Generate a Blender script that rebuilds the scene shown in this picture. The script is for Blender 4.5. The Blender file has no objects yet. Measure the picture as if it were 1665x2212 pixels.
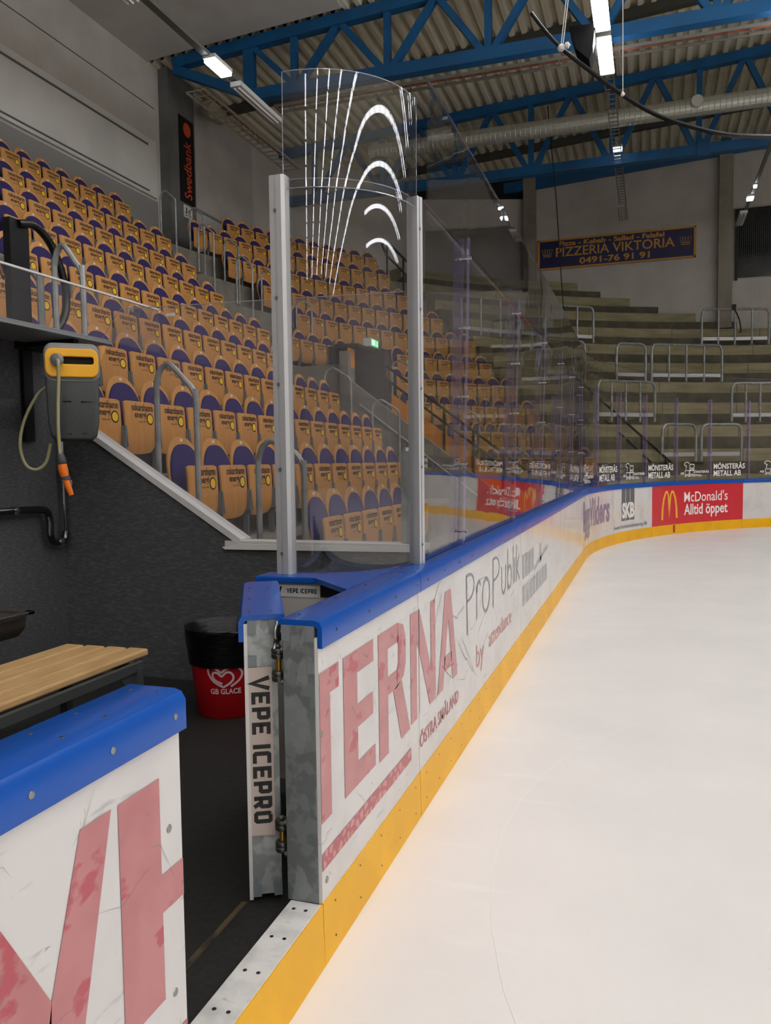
import bpy, bmesh, math, random
from mathutils import Vector, Matrix
random.seed(7)
SC = bpy.context.scene
COL = SC.collection
PI = math.pi
V3 = Vector

# ------------------------------------------------------------------ materials
MATS = {}
def srgb(r, g, b):
    f = lambda c: (c/255/12.92) if c/255 <= .04045 else ((c/255+.055)/1.055)**2.4
    return (f(r), f(g), f(b), 1.0)

def mat(name, rgb, rough=.5, metal=0., spec=.5, rgb2=None, scale=6., stretch=(1, 1, 1), lo=.4, hi=.6, bump=0., detail=3., coat=0.):
    m = bpy.data.materials.new(name); m.use_nodes = True
    nt = m.node_tree; b = nt.nodes['Principled BSDF']
    b.inputs['Base Color'].default_value = srgb(*rgb)
    b.inputs['Roughness'].default_value = rough
    b.inputs['Metallic'].default_value = metal
    b.inputs['Specular IOR Level'].default_value = spec
    b.inputs['Coat Weight'].default_value = coat
    if rgb2 is not None or bump:
        tc = nt.nodes.new('ShaderNodeTexCoord'); mp = nt.nodes.new('ShaderNodeMapping')
        mp.inputs['Scale'].default_value = stretch
        no = nt.nodes.new('ShaderNodeTexNoise'); no.inputs['Scale'].default_value = scale; no.inputs['Detail'].default_value = detail
        nt.links.new(tc.outputs['Object'], mp.inputs['Vector']); nt.links.new(mp.outputs['Vector'], no.inputs['Vector'])
        if rgb2 is not None:
            cr = nt.nodes.new('ShaderNodeValToRGB')
            cr.color_ramp.elements[0].position = lo; cr.color_ramp.elements[1].position = hi
            cr.color_ramp.elements[0].color = srgb(*rgb); cr.color_ramp.elements[1].color = srgb(*rgb2)
            nt.links.new(no.outputs['Fac'], cr.inputs['Fac']); nt.links.new(cr.outputs['Color'], b.inputs['Base Color'])
        if bump:
            bu = nt.nodes.new('ShaderNodeBump'); bu.inputs['Strength'].default_value = bump; bu.inputs['Distance'].default_value = .01
            nt.links.new(no.outputs['Fac'], bu.inputs['Height']); nt.links.new(bu.outputs['Normal'], b.inputs['Normal'])
    MATS[name] = m
    return m

def add_layer(m, scale, stretch, lo, hi, rgb, kind='noise', amount=1.):
    """blend one more pattern over the base colour"""
    nt = m.node_tree; b = nt.nodes['Principled BSDF']
    tc = nt.nodes.new('ShaderNodeTexCoord'); mp = nt.nodes.new('ShaderNodeMapping'); mp.inputs['Scale'].default_value = stretch
    if kind == 'noise':
        no = nt.nodes.new('ShaderNodeTexNoise'); no.inputs['Detail'].default_value = 4; out = 'Fac'
    else:
        no = nt.nodes.new('ShaderNodeTexVoronoi'); no.feature = 'DISTANCE_TO_EDGE'; out = 'Distance'
    no.inputs['Scale'].default_value = scale
    nt.links.new(tc.outputs['Object'], mp.inputs['Vector']); nt.links.new(mp.outputs['Vector'], no.inputs['Vector'])
    mr = nt.nodes.new('ShaderNodeMapRange'); mr.inputs['From Min'].default_value = lo; mr.inputs['From Max'].default_value = hi
    mr.inputs['To Max'].default_value = amount
    nt.links.new(no.outputs[out], mr.inputs['Value'])
    mx = nt.nodes.new('ShaderNodeMix'); mx.data_type = 'RGBA'
    nt.links.new(mr.outputs['Result'], mx.inputs['Factor'])
    old = b.inputs['Base Color']
    if old.is_linked: nt.links.new(old.links[0].from_socket, mx.inputs['A'])
    else: mx.inputs['A'].default_value = old.default_value
    mx.inputs['B'].default_value = srgb(*rgb)
    nt.links.new(mx.outputs['Result'], old)

def glassy(name, tint=(1, 1, 1), base=.04, diff=0., drgb=(200, 200, 210), wave=0., wscale=2.):
    m = bpy.data.materials.new(name); m.use_nodes = True; nt = m.node_tree
    for n in list(nt.nodes):
        if n.type == 'BSDF_PRINCIPLED': nt.nodes.remove(n)
    out = nt.nodes['Material Output']
    lw = nt.nodes.new('ShaderNodeLayerWeight'); lw.inputs['Blend'].default_value = .5
    pw = nt.nodes.new('ShaderNodeMath'); pw.operation = 'POWER'; pw.inputs[1].default_value = 5.
    ma = nt.nodes.new('ShaderNodeMath'); ma.operation = 'MULTIPLY_ADD'; ma.inputs[1].default_value = 1-base; ma.inputs[2].default_value = base
    nt.links.new(lw.outputs['Facing'], pw.inputs[0]); nt.links.new(pw.outputs[0], ma.inputs[0])
    tr = nt.nodes.new('ShaderNodeBsdfTransparent'); tr.inputs['Color'].default_value = (*tint, 1)
    gl = nt.nodes.new('ShaderNodeBsdfGlossy'); gl.inputs['Roughness'].default_value = 0.0
    first = tr.outputs[0]
    if diff:
        df = nt.nodes.new('ShaderNodeBsdfDiffuse'); df.inputs['Color'].default_value = srgb(*drgb)
        m2 = nt.nodes.new('ShaderNodeMixShader'); m2.inputs[0].default_value = diff
        nt.links.new(tr.outputs[0], m2.inputs[1]); nt.links.new(df.outputs[0], m2.inputs[2]); first = m2.outputs[0]
    mx = nt.nodes.new('ShaderNodeMixShader')
    nt.links.new(ma.outputs[0], mx.inputs[0]); nt.links.new(first, mx.inputs[1]); nt.links.new(gl.outputs[0], mx.inputs[2])
    nt.links.new(mx.outputs[0], out.inputs['Surface'])
    if wave:
        tc = nt.nodes.new('ShaderNodeTexCoord'); no = nt.nodes.new('ShaderNodeTexNoise')
        no.inputs['Scale'].default_value = wscale; no.inputs['Detail'].default_value = 1
        bu = nt.nodes.new('ShaderNodeBump'); bu.inputs['Strength'].default_value = 1.; bu.inputs['Distance'].default_value = wave
        nt.links.new(tc.outputs['Object'], no.inputs['Vector']); nt.links.new(no.outputs['Fac'], bu.inputs['Height'])
        nt.links.new(bu.outputs['Normal'], gl.inputs['Normal'])
    MATS[name] = m
    return m

def emit(name, rgb, strength):
    m = bpy.data.materials.new(name); m.use_nodes = True; nt = m.node_tree
    b = nt.nodes['Principled BSDF']
    b.inputs['Base Color'].default_value = srgb(*rgb)
    b.inputs['Emission Color'].default_value = srgb(*rgb); b.inputs['Emission Strength'].default_value = strength
    MATS[name] = m
    return m

mat('ice', (237, 233, 230), rough=.42, spec=.35, rgb2=(229, 226, 224), scale=1.2, lo=.35, hi=.7, bump=.02)
add_layer(MATS['ice'], 3.5, (.35, 1.6, 1), .62, .78, (244, 242, 240), amount=.55)
mat('board_white', (214, 211, 210), rough=.13, spec=.45, rgb2=(200, 197, 196), scale=3., lo=.45, hi=.75)
add_layer(MATS['board_white'], 7., (1, 1.0, 5.), .66, .76, (150, 148, 150), amount=.5)
add_layer(MATS['board_white'], 22., (1, 3.2, .7), .69, .76, (105, 103, 106), amount=.55)
mat('cap_blue', (8, 78, 170), rough=.26, spec=.5)
mat('kick_yellow', (240, 180, 8), rough=.4, spec=.3, rgb2=(230, 172, 16), scale=3.)
add_layer(MATS['kick_yellow'], 20., (1, 2.5, 1), .7, .78, (150, 120, 40), amount=.5)
mat('paint_red', (188, 124, 126), rough=.2, rgb2=(180, 114, 116), scale=6.)
add_layer(MATS['paint_red'], 7., (1, 1, 1.6), .60, .64, (176, 66, 82), amount=.8)
mat('paint_red_worn', (172, 82, 90), rough=.28)
add_layer(MATS['paint_red_worn'], 24., (1, 1, 1), .16, .2, (206, 148, 152), kind='voronoi', amount=.75)
mat('paint_scratch', (132, 130, 134), rough=.35)
mat('paint_soft_red', (206, 130, 122), rough=.3)
mat('paint_grey', (150, 150, 153), rough=.3, rgb2=(182, 181, 182), scale=14., stretch=(1, 3, .6), lo=.5, hi=.6)
mat('paint_dark_grey', (92, 94, 98), rough=.3)
mat('paint_purple', (132, 122, 150), rough=.3)
mat('paint_ad_red', (206, 40, 52), rough=.25)
mat('paint_ad_yellow', (236, 178, 52), rough=.3)
mat('paint_white', (238, 236, 234), rough=.35)
mat('goal_red', (170, 30, 30), rough=.4)
mat('galvanised', (146, 150, 150), rough=.48, metal=.35, rgb2=(172, 176, 176), scale=26., lo=.42, hi=.56, detail=1.)
add_layer(MATS['galvanised'], 18., (1, 1, .6), .58, .62, (126, 131, 133), amount=.7)
mat('galvanised_dark', (112, 117, 119), rough=.5, metal=.35, rgb2=(128, 133, 134), scale=30., lo=.44, hi=.56, detail=1.)
add_layer(MATS['galvanised_dark'], 12., (1, 1, .5), .6, .63, (150, 155, 155), amount=.6)
mat('tape_grey', (120, 126, 130), rough=.6)
mat('sticker_beige', (196, 180, 170), rough=.55)
mat('sticker_grey', (200, 200, 200), rough=.5)
mat('ink_black', (22, 22, 22), rough=.5)
mat('steel', (150, 152, 152), rough=.3, metal=.85)
mat('steel_pipe', (166, 168, 166), rough=.38, metal=.4, rgb2=(142, 146, 144), scale=7.)
mat('chrome', (200, 202, 204), rough=.12, metal=1.)
mat('chrome_dim_room', (110, 112, 114), rough=.14, metal=1.)  # dark room mirrored in the chrome is put into its colour
mat('steel_dark', (86, 84, 80), rough=.35, metal=.8)
mat('brass', (170, 128, 60), rough=.3, metal=.8)
mat('aluminium', (196, 196, 198), rough=.42, metal=.45)
mat('panel_cream', (196, 190, 184), rough=.55, rgb2=(184, 178, 172), scale=5.)
mat('threshold_plastic', (226, 224, 222), rough=.45, rgb2=(196, 195, 194), scale=10., lo=.45, hi=.7, bump=.2)
add_layer(MATS['threshold_plastic'], 40., (.5, 2, 1), .62, .72, (150, 150, 150), amount=.5)
mat('rubber_floor', (26, 25, 25), rough=.6, rgb2=(36, 35, 34), scale=40., bump=.1)
mat('mat_strip', (80, 68, 48), rough=.8, rgb2=(36, 32, 26), scale=24., stretch=(1, .3, 1))
mat('wall_dark', (72, 73, 76), rough=.6, rgb2=(96, 97, 100), scale=26., stretch=(1, 1, 5.), lo=.45, hi=.72)
add_layer(MATS['wall_dark'], 60., (.6, .6, 2.), .72, .8, (140, 138, 136), amount=.5)
mat('trim_white', (205, 203, 202), rough=.5)
mat('shelf_grey', (128, 130, 133), rough=.5)
mat('black_metal', (10, 10, 11), rough=.5, spec=.3)
mat('black_tube', (14, 14, 15), rough=.25)
mat('plywood', (192, 136, 74), rough=.36, rgb2=(204, 150, 88), scale=4., stretch=(3, 6, .8), lo=.35, hi=.7)
mat('plywood_edge', (196, 160, 112), rough=.45)
mat('fabric_purple', (46, 33, 96), rough=.85, rgb2=(38, 27, 84), scale=60.)
mat('seat_ink', (50, 28, 20), rough=.5)
mat('sun_yellow', (232, 190, 38), rough=.5)
mat('tag_white', (224, 222, 214), rough=.5)
mat('seat_bracket', (122, 126, 128), rough=.42, metal=.4)
mat('concrete', (132, 126, 116), rough=.85, rgb2=(112, 107, 98), scale=3., lo=.35, hi=.7, bump=.1)
mat('concrete_light', (160, 150, 116), rough=.85, rgb2=(132, 122, 90), scale=2.5, stretch=(.5, .5, 3.), lo=.35, hi=.7)
mat('concrete_dark', (96, 90, 72), rough=.9, rgb2=(80, 75, 60), scale=3.)
mat('orange_board', (226, 142, 34), rough=.45)
mat('brown_opening_gloom', (24, 22, 20), rough=.7)  # gloom inside the stairwell opening is put into this brown
mat('black_void', (14, 14, 14), rough=.9)
mat('wall_white', (200, 194, 188), rough=.8, rgb2=(186, 180, 173), scale=1.2, lo=.35, hi=.7)
mat('wall_panel', (212, 209, 204), rough=.42, rgb2=(204, 201, 196), scale=1.)
mat('wall_grey', (140, 138, 136), rough=.75)
mat('column_grey', (112, 112, 110), rough=.7, rgb2=(102, 102, 100), scale=2.)
mat('column_beige', (150, 142, 128), rough=.8, rgb2=(138, 130, 117), scale=2.)
mat('ceiling_white', (205, 201, 194), rough=.85, rgb2=(196, 191, 184), scale=.8)
mat('roof_deck', (226, 219, 198), rough=.55, rgb2=(212, 203, 178), scale=1.2, stretch=(2, .3, 1), lo=.35, hi=.7)
mat('beam_dark', (66, 66, 58), rough=.7)
mat('truss_blue', (8, 88, 142), rough=.5, rgb2=(10, 80, 130), scale=2.)
mat('duct', (188, 190, 182), rough=.36, metal=.5)
mat('lamp_body', (210, 210, 206), rough=.45)
mat('lamp_off', (196, 194, 190), rough=.4)
mat('rail_grey', (104, 104, 98), rough=.5, metal=.3)
mat('tray_steel', (146, 144, 134), rough=.45, metal=.5)
mat('tray_paint', (176, 168, 146), rough=.6)
mat('cable_red', (150, 84, 66), rough=.6)
mat('screen_black', (14, 14, 16), rough=.15)
mat('banner_black', (16, 15, 15), rough=.5)
mat('banner_orange', (206, 74, 40), rough=.5)
mat('sign_blue', (16, 22, 78), rough=.5)
mat('sign_gold', (206, 146, 52), rough=.5)
mat('timber', (202, 166, 116), rough=.5, rgb2=(184, 146, 98), scale=6., stretch=(5, .7, 3), lo=.3, hi=.7)
add_layer(MATS['timber'], 9., (3, 1.4, 2), .7, .76, (128, 88, 50), amount=.7)
mat('bench_frame', (78, 82, 82), rough=.5, metal=.4)
mat('bin_red', (178, 12, 24), rough=.35)
mat('bin_bag', (8, 8, 9), rough=.3, spec=.35, bump=.5, scale=14., stretch=(1, 1, 5))
mat('bin_logo', (226, 196, 200), rough=.4)
mat('reel_grey', (72, 74, 76), rough=.5, rgb2=(66, 68, 70), scale=80.)
mat('reel_light', (126, 128, 130), rough=.5)
mat('reel_yellow', (244, 176, 20), rough=.38)
mat('hose', (150, 150, 132), rough=.35)
mat('hose_line', (196, 176, 50), rough=.4)
mat('nozzle_orange', (236, 118, 24), rough=.4)
mat('padlock', (200, 198, 190), rough=.4, metal=.3)
mat('sink_steel', (150, 140, 132), rough=.22, metal=.9)
mat('rope_white', (215, 212, 206), rough=.7)
mat('banner_green', (176, 188, 60), rough=.6)
mat('speaker_black', (9, 9, 10), rough=.85, spec=.2)
mat('tape_clear', (220, 218, 214), rough=.3)
glassy('glass', (.965, .965, .97), base=.035, wave=.0016, wscale=2.6)
glassy('glass_curved', (.95, .955, .965), base=.05, wave=.0005, wscale=3.2)
glassy('plexi', (.95, .94, .945), base=.04, diff=.03, wave=.001)
glassy('plexi_edge', (.7, .7, .74), base=.1, diff=.45, drgb=(210, 208, 220))
glassy('acrylic_violet', (.90, .88, .96), base=.08, diff=.14, drgb=(176, 164, 214))
emit('lamp_lens', (250, 251, 255), 17.)
emit('lamp_small', (235, 245, 255), 12.)
emit('exit_green', (40, 190, 110), 1.6)
emit('exit_white', (225, 255, 235), 2.0)
# protective net: wire grid, holes see-through
def net_material():
    m = bpy.data.materials.new('net_mesh'); m.use_nodes = True; nt = m.node_tree
    b = nt.nodes['Principled BSDF']; b.inputs['Base Color'].default_value = srgb(40, 40, 40)
    out = nt.nodes['Material Output']
    tc = nt.nodes.new('ShaderNodeTexCoord'); sp = nt.nodes.new('ShaderNodeSeparateXYZ')
    nt.links.new(tc.outputs['Object'], sp.inputs[0])
    facs = []
    for ax in ('X', 'Z'):
        mu = nt.nodes.new('ShaderNodeMath'); mu.operation = 'MULTIPLY'; mu.inputs[1].default_value = 1/.045
        fr = nt.nodes.new('ShaderNodeMath'); fr.operation = 'FRACT'
        lt = nt.nodes.new('ShaderNodeMath'); lt.operation = 'LESS_THAN'; lt.inputs[1].default_value = .05
        nt.links.new(sp.outputs[ax], mu.inputs[0]); nt.links.new(mu.outputs[0], fr.inputs[0]); nt.links.new(fr.outputs[0], lt.inputs[0])
        facs.append(lt)
    mxm = nt.nodes.new('ShaderNodeMath'); mxm.operation = 'MAXIMUM'
    nt.links.new(facs[0].outputs[0], mxm.inputs[0]); nt.links.new(facs[1].outputs[0], mxm.inputs[1])
    tr = nt.nodes.new('ShaderNodeBsdfTransparent'); mx = nt.nodes.new('ShaderNodeMixShader')
    nt.links.new(mxm.outputs[0], mx.inputs[0]); nt.links.new(tr.outputs[0], mx.inputs[1]); nt.links.new(b.outputs[0], mx.inputs[2])
    nt.links.new(mx.outputs[0], out.inputs['Surface'])
    MATS['net_mesh'] = m
net_material()
M = MATS

# ------------------------------------------------------------------ mesh builder
class MB:
    def __init__(s): s.v = []; s.f = []
    def add(s, vs, fs):
        o = len(s.v); s.v += [tuple(p) for p in vs]; s.f += [tuple(i+o for i in f) for f in fs]; return s
    def box(s, x0, x1, y0, y1, z0, z1):
        return s.add([(x0, y0, z0), (x1, y0, z0), (x1, y1, z0), (x0, y1, z0), (x0, y0, z1), (x1, y0, z1), (x1, y1, z1), (x0, y1, z1)],
                     [(3, 2, 1, 0), (4, 5, 6, 7), (0, 1, 5, 4), (1, 2, 6, 5), (2, 3, 7, 6), (3, 0, 4, 7)])
    def obox(s, c, ax, ay, az):
        c, ax, ay, az = V3(c), V3(ax), V3(ay), V3(az); vs = []
        for k in (-1, 1):
            for i, j in ((-1, -1), (1, -1), (1, 1), (-1, 1)): vs.append(c+ax*i+ay*j+az*k)
        return s.add(vs, [(3, 2, 1, 0), (4, 5, 6, 7), (0, 1, 5, 4), (1, 2, 6, 5), (2, 3, 7, 6), (3, 0, 4, 7)])
    def bar(s, a, b, w, h, up=(0, 0, 1)):
        a, b = V3(a), V3(b); d = b-a; L = d.length; d.normalize(); up = V3(up)
        sd = d.cross(up)
        if sd.length < 1e-4: sd = d.cross(V3((1, 0, 0)))
        sd.normalize(); u = sd.cross(d)
        return s.obox((a+b)/2, d*(L/2), sd*(w/2), u*(h/2))
    def prism(s, poly, ext):
        n = len(poly); e = V3(ext); a = [V3(p) for p in poly]; b = [p+e for p in a]
        fs = [tuple(range(n-1, -1, -1)), tuple(range(n, 2*n))]
        for i in range(n): j = (i+1) % n; fs.append((i, j, n+j, n+i))
        return s.add(a+b, fs)
    def tube(s, pts, r, n=8, closed=False):
        pts = [V3(p) for p in pts]; m = len(pts); rings = []; prev = None
        for i, p in enumerate(pts):
            if closed: t = pts[(i+1) % m]-pts[i-1]
            else: t = pts[min(i+1, m-1)]-pts[max(i-1, 0)]
            t.normalize()
            if prev is None:
                u = t.cross(V3((0, 0, 1)))
                if u.length < .1: u = t.cross(V3((0, 1, 0)))
            else: u = prev-t*prev.dot(t)
            u.normalize(); prev = u; w = t.cross(u)
            rr = r[i] if isinstance(r, (list, tuple)) else r
            rings.append([p+u*(rr*math.cos(2*PI*k/n))+w*(rr*math.sin(2*PI*k/n)) for k in range(n)])
        vs = [q for R in rings for q in R]; fs = []
        for i in range(m if closed else m-1):
            a = i*n; b = ((i+1) % m)*n
            for k in range(n): l = (k+1) % n; fs.append((a+k, a+l, b+l, b+k))
        if not closed: fs += [tuple(range(n-1, -1, -1)), tuple(range((m-1)*n, m*n))]
        return s.add(vs, fs)
    def lathe(s, prof, c=(0, 0, 0), n=24, axis='z', wob=None):
        vs = []; m = len(prof)
        for i, (r, h) in enumerate(prof):
            for k in range(n):
                a = 2*PI*k/n; rr = r*(1+(wob(i, a) if wob else 0))
                p = (rr*math.cos(a), rr*math.sin(a), h)
                if axis == 'y': p = (p[0], p[2], p[1])
                if axis == 'x': p = (p[2], p[0], p[1])
                vs.append((p[0]+c[0], p[1]+c[1], p[2]+c[2]))
        fs = []
        for i in range(m-1):
            for k in range(n): l = (k+1) % n; fs.append((i*n+k, i*n+l, (i+1)*n+l, (i+1)*n+k))
        fs += [tuple(range(n-1, -1, -1)), tuple(range((m-1)*n, m*n))]
        return s.add(vs, fs)
    def sweep(s, prof, path, caps=True):
        """prof: list of 2d (a,b); path: list of functions (a,b)->xyz"""
        n = len(prof); vs = [p(a, b) for p in path for a, b in prof]; fs = []
        for i in range(len(path)-1):
            for k in range(n): l = (k+1) % n; fs.append((i*n+k, i*n+l, (i+1)*n+l, (i+1)*n+k))
        if caps: fs += [tuple(range(n-1, -1, -1)), tuple(range((len(path)-1)*n, len(path)*n))]
        return s.add(vs, fs)
    def move(s, d):
        s.v = [(a+d[0], b+d[1], c+d[2]) for a, b, c in s.v]; return s

def obj(name, mb, material, parent=None, smooth=False, label=None, bevel=0., fixn=True):
    me = bpy.data.meshes.new(name)
    vs = mb.v
    if parent is not None:
        L = parent
        off = V3((0, 0, 0))
        while L is not None: off += L.location; L = L.parent
        if off.length > 1e-9: vs = [(a-off[0], b-off[1], c-off[2]) for a, b, c in vs]
    me.from_pydata(vs, [], mb.f)
    if fixn or bevel:
        bm = bmesh.new(); bm.from_mesh(me)
        if fixn: bmesh.ops.recalc_face_normals(bm, faces=bm.faces)
        bm.to_mesh(me); bm.free()
    me.materials.append(M[material] if isinstance(material, str) else material)
    if smooth:
        for p in me.polygons: p.use_smooth = True
    o = bpy.data.objects.new(name, me); COL.objects.link(o)
    if parent is not None: o.parent = parent
    if label: o['label'] = label
    if bevel:
        bv = o.modifiers.new('bevel', 'BEVEL'); bv.width = bevel; bv.segments = 2; bv.limit_method = 'ANGLE'
    if smooth:
        try: me.set_sharp_from_angle(angle=math.radians(40))
        except Exception: pass
    return o

def each(name, mb, material, parent=None, **k):
    """one object per separate piece of the builder"""
    par = list(range(len(mb.v)))
    def find(a):
        while par[a] != a: par[a] = par[par[a]]; a = par[a]
        return a
    for f in mb.f:
        for q in f[1:]: par[find(q)] = find(f[0])
    groups = {}
    for f in mb.f: groups.setdefault(find(f[0]), []).append(f)
    out = []
    for fs in groups.values():
        idx = sorted({q for f in fs for q in f}); new = {q: i for i, q in enumerate(idx)}
        m = MB(); m.v = [mb.v[q] for q in idx]; m.f = [tuple(new[q] for q in f) for f in fs]
        out.append(obj(name, m, material, parent, **k))
    return out

def thing(name, label, cat, loc=(0, 0, 0), group=None, rotz=0.):
    o = bpy.data.objects.new(name, None); COL.objects.link(o)
    o.location = loc; o.rotation_euler = (0, 0, rotz); o.empty_display_size = .1
    o['label'] = label; o['category'] = cat
    if group: o['group'] = group
    return o
def tag(o, label, cat, group=None):
    o['label'] = label; o['category'] = cat
    if group: o['group'] = group
    return o
def struct(name, mb, material, label, smooth=False):
    o = obj(name, mb, material, None, smooth); o['kind'] = 'structure'; o['label'] = label; o['category'] = 'structure'
    return o
def dup(root, loc, rotz, label, group=None):
    def cp(o, par):
        c = o.copy(); COL.objects.link(c)
        if par is not None: c.parent = par
        for ch in kids.get(o.name, ()): cp(ch, c)
        return c
    r = cp(root, None); r.location = loc; r.rotation_euler = (0, 0, rotz); r['label'] = label
    if group: r['group'] = group
    return r
kids = {}
def remember(*roots):
    for r in roots:
        kids[r.name] = list(r.children)
        for c in r.children: kids[c.name] = list(c.children)

# ------------------------------------------------------------------ lettering
_tc = {}
def text2d(s, size=1., bold=0., xs=1., shear=0., space=1.):
    key = (s, bold, xs, shear, space)
    if key not in _tc:
        cu = bpy.data.curves.new('txt', 'FONT'); cu.body = s; cu.size = 1.; cu.offset = bold; cu.shear = shear; cu.space_character = space
        cu.resolution_u = 3
        o = bpy.data.objects.new('txt', cu); COL.objects.link(o)
        dg = bpy.context.evaluated_depsgraph_get(); me = o.evaluated_get(dg).to_mesh()
        vs = [(v.co.x*xs, v.co.y) for v in me.vertices]; fs = [tuple(p.vertices) for p in me.polygons]
        bpy.data.objects.remove(o); bpy.data.curves.remove(cu)
        _tc[key] = (vs, fs)
    vs, fs = _tc[key]
    return [(a*size, b*size) for a, b in vs], fs
def fit(s, u0, u1, v0, v1, **k):
    """text fitted to the rectangle u0..u1, v0..v1 (cap height/descender box as it comes)"""
    vs, fs = text2d(s, 1., **k)
    a0 = min(v[0] for v in vs); a1 = max(v[0] for v in vs); b0 = min(v[1] for v in vs); b1 = max(v[1] for v in vs)
    return [(u0+(a-a0)/(a1-a0)*(u1-u0), v0+(b-b0)/(b1-b0)*(v1-v0)) for a, b in vs], fs
def ribbon(pts, w, closed=False):
    """flat stroke along a 2d polyline with mitred joints"""
    n = len(pts); L = []; R = []
    for i in range(n):
        if closed: a, b, c = pts[i-1], pts[i], pts[(i+1) % n]
        else: a, b, c = pts[max(i-1, 0)], pts[i], pts[min(i+1, n-1)]
        d1 = V3((b[0]-a[0], b[1]-a[1], 0)); d2 = V3((c[0]-b[0], c[1]-b[1], 0))
        if d1.length < 1e-9: d1 = d2.copy()
        if d2.length < 1e-9: d2 = d1.copy()
        d1.normalize(); d2.normalize(); n1 = V3((-d1.y, d1.x, 0)); n2 = V3((-d2.y, d2.x, 0)); m = n1+n2
        if m.length < 1e-6: m = n1.copy()
        m.normalize(); k = 1/max(m.dot(n1), .45); ww = w[i] if isinstance(w, (list, tuple)) else w
        L.append((b[0]+m.x*ww/2*k, b[1]+m.y*ww/2*k)); R.append((b[0]-m.x*ww/2*k, b[1]-m.y*ww/2*k))
    vs = L+R; fs = []
    for i in range(n if closed else n-1): j = (i+1) % n; fs.append((i, j, n+j, n+i))
    return vs, fs
def disc(cu, cv, r, n=24, ry=None):
    ry = ry or r
    return [(cu+r*math.cos(2*PI*k/n), cv+ry*math.sin(2*PI*k/n)) for k in range(n)], [tuple(range(n))]
def rect(u0, u1, v0, v1): return [(u0, v0), (u1, v0), (u1, v1), (u0, v1)], [(0, 1, 2, 3)]
def put(mb, shape, fn):
    vs, fs = shape
    return mb.add([fn(u, v) for u, v in vs], fs)
def decal(name, shapes, fn, material, parent, label=None):
    mb = MB()
    for s in shapes: put(mb, s, fn)
    return obj(name, mb, material, parent, label=label, fixn=False)
# squared stencil capitals of the board maker's name: strokes in a .62 x 1 cell
BL = {'V': [[(.02, 1), (.31, .02), (.60, 1)]], 'E': [[(.62, .91), (.1, .91), (.1, .09), (.62, .09)], [(.1, .5), (.55, .5)]],
      'P': [[(.1, 0), (.1, .91), (.48, .91), (.53, .84), (.53, .46), (.48, .39), (.1, .39)]], 'I': [[(.1, 0), (.1, 1)]],
      'C': [[(.62, .91), (.16, .91), (.1, .84), (.1, .16), (.16, .09), (.62, .09)]],
      'R': [[(.1, 0), (.1, .91), (.48, .91), (.53, .84), (.53, .46), (.48, .39), (.1, .39)], [(.32, .39), (.55, 0)]],
      'O': [[(.16, .91), (.47, .91), (.53, .84), (.53, .16), (.47, .09), (.16, .09), (.1, .16), (.1, .84), (.16, .91)]]}
def block_text(s, h, w=.23, gap=.17):
    out = []; u = 0
    for ch in s:
        if ch == ' ': u += .38; continue
        for st in BL[ch]:
            vs, fs = ribbon(st, w); out.append(([((u+a)*h, b*h) for a, b in vs], fs))
        u += (.2 if ch == 'I' else .63)+gap
    return out, (u-gap)*h

# ------------------------------------------------------------------ camera
F = 1727.; yaw, pitch, roll = [math.radians(a) for a in (18.36, 3.6, .75)]
fw = V3((-math.sin(yaw)*math.cos(pitch), math.cos(yaw)*math.cos(pitch), -math.sin(pitch)))
rt = V3((math.cos(yaw), math.sin(yaw), 0)); up = rt.cross(fw)
rc = math.cos(roll)*rt-math.sin(roll)*up; uc = rc.cross(fw)
cam = bpy.data.cameras.new('camera'); co = bpy.data.objects.new('camera', cam); COL.objects.link(co)
cam.sensor_fit = 'VERTICAL'; cam.sensor_height = 36; cam.lens = F/2212*36; cam.clip_start = .05; cam.clip_end = 200
CP = V3((.951, 0, 1.56))
co.matrix_world = Matrix(((rc.x, uc.x, -fw.x, CP.x), (rc.y, uc.y, -fw.y, CP.y), (rc.z, uc.z, -fw.z, CP.z), (0, 0, 0, 1)))
SC.camera = co

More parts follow.
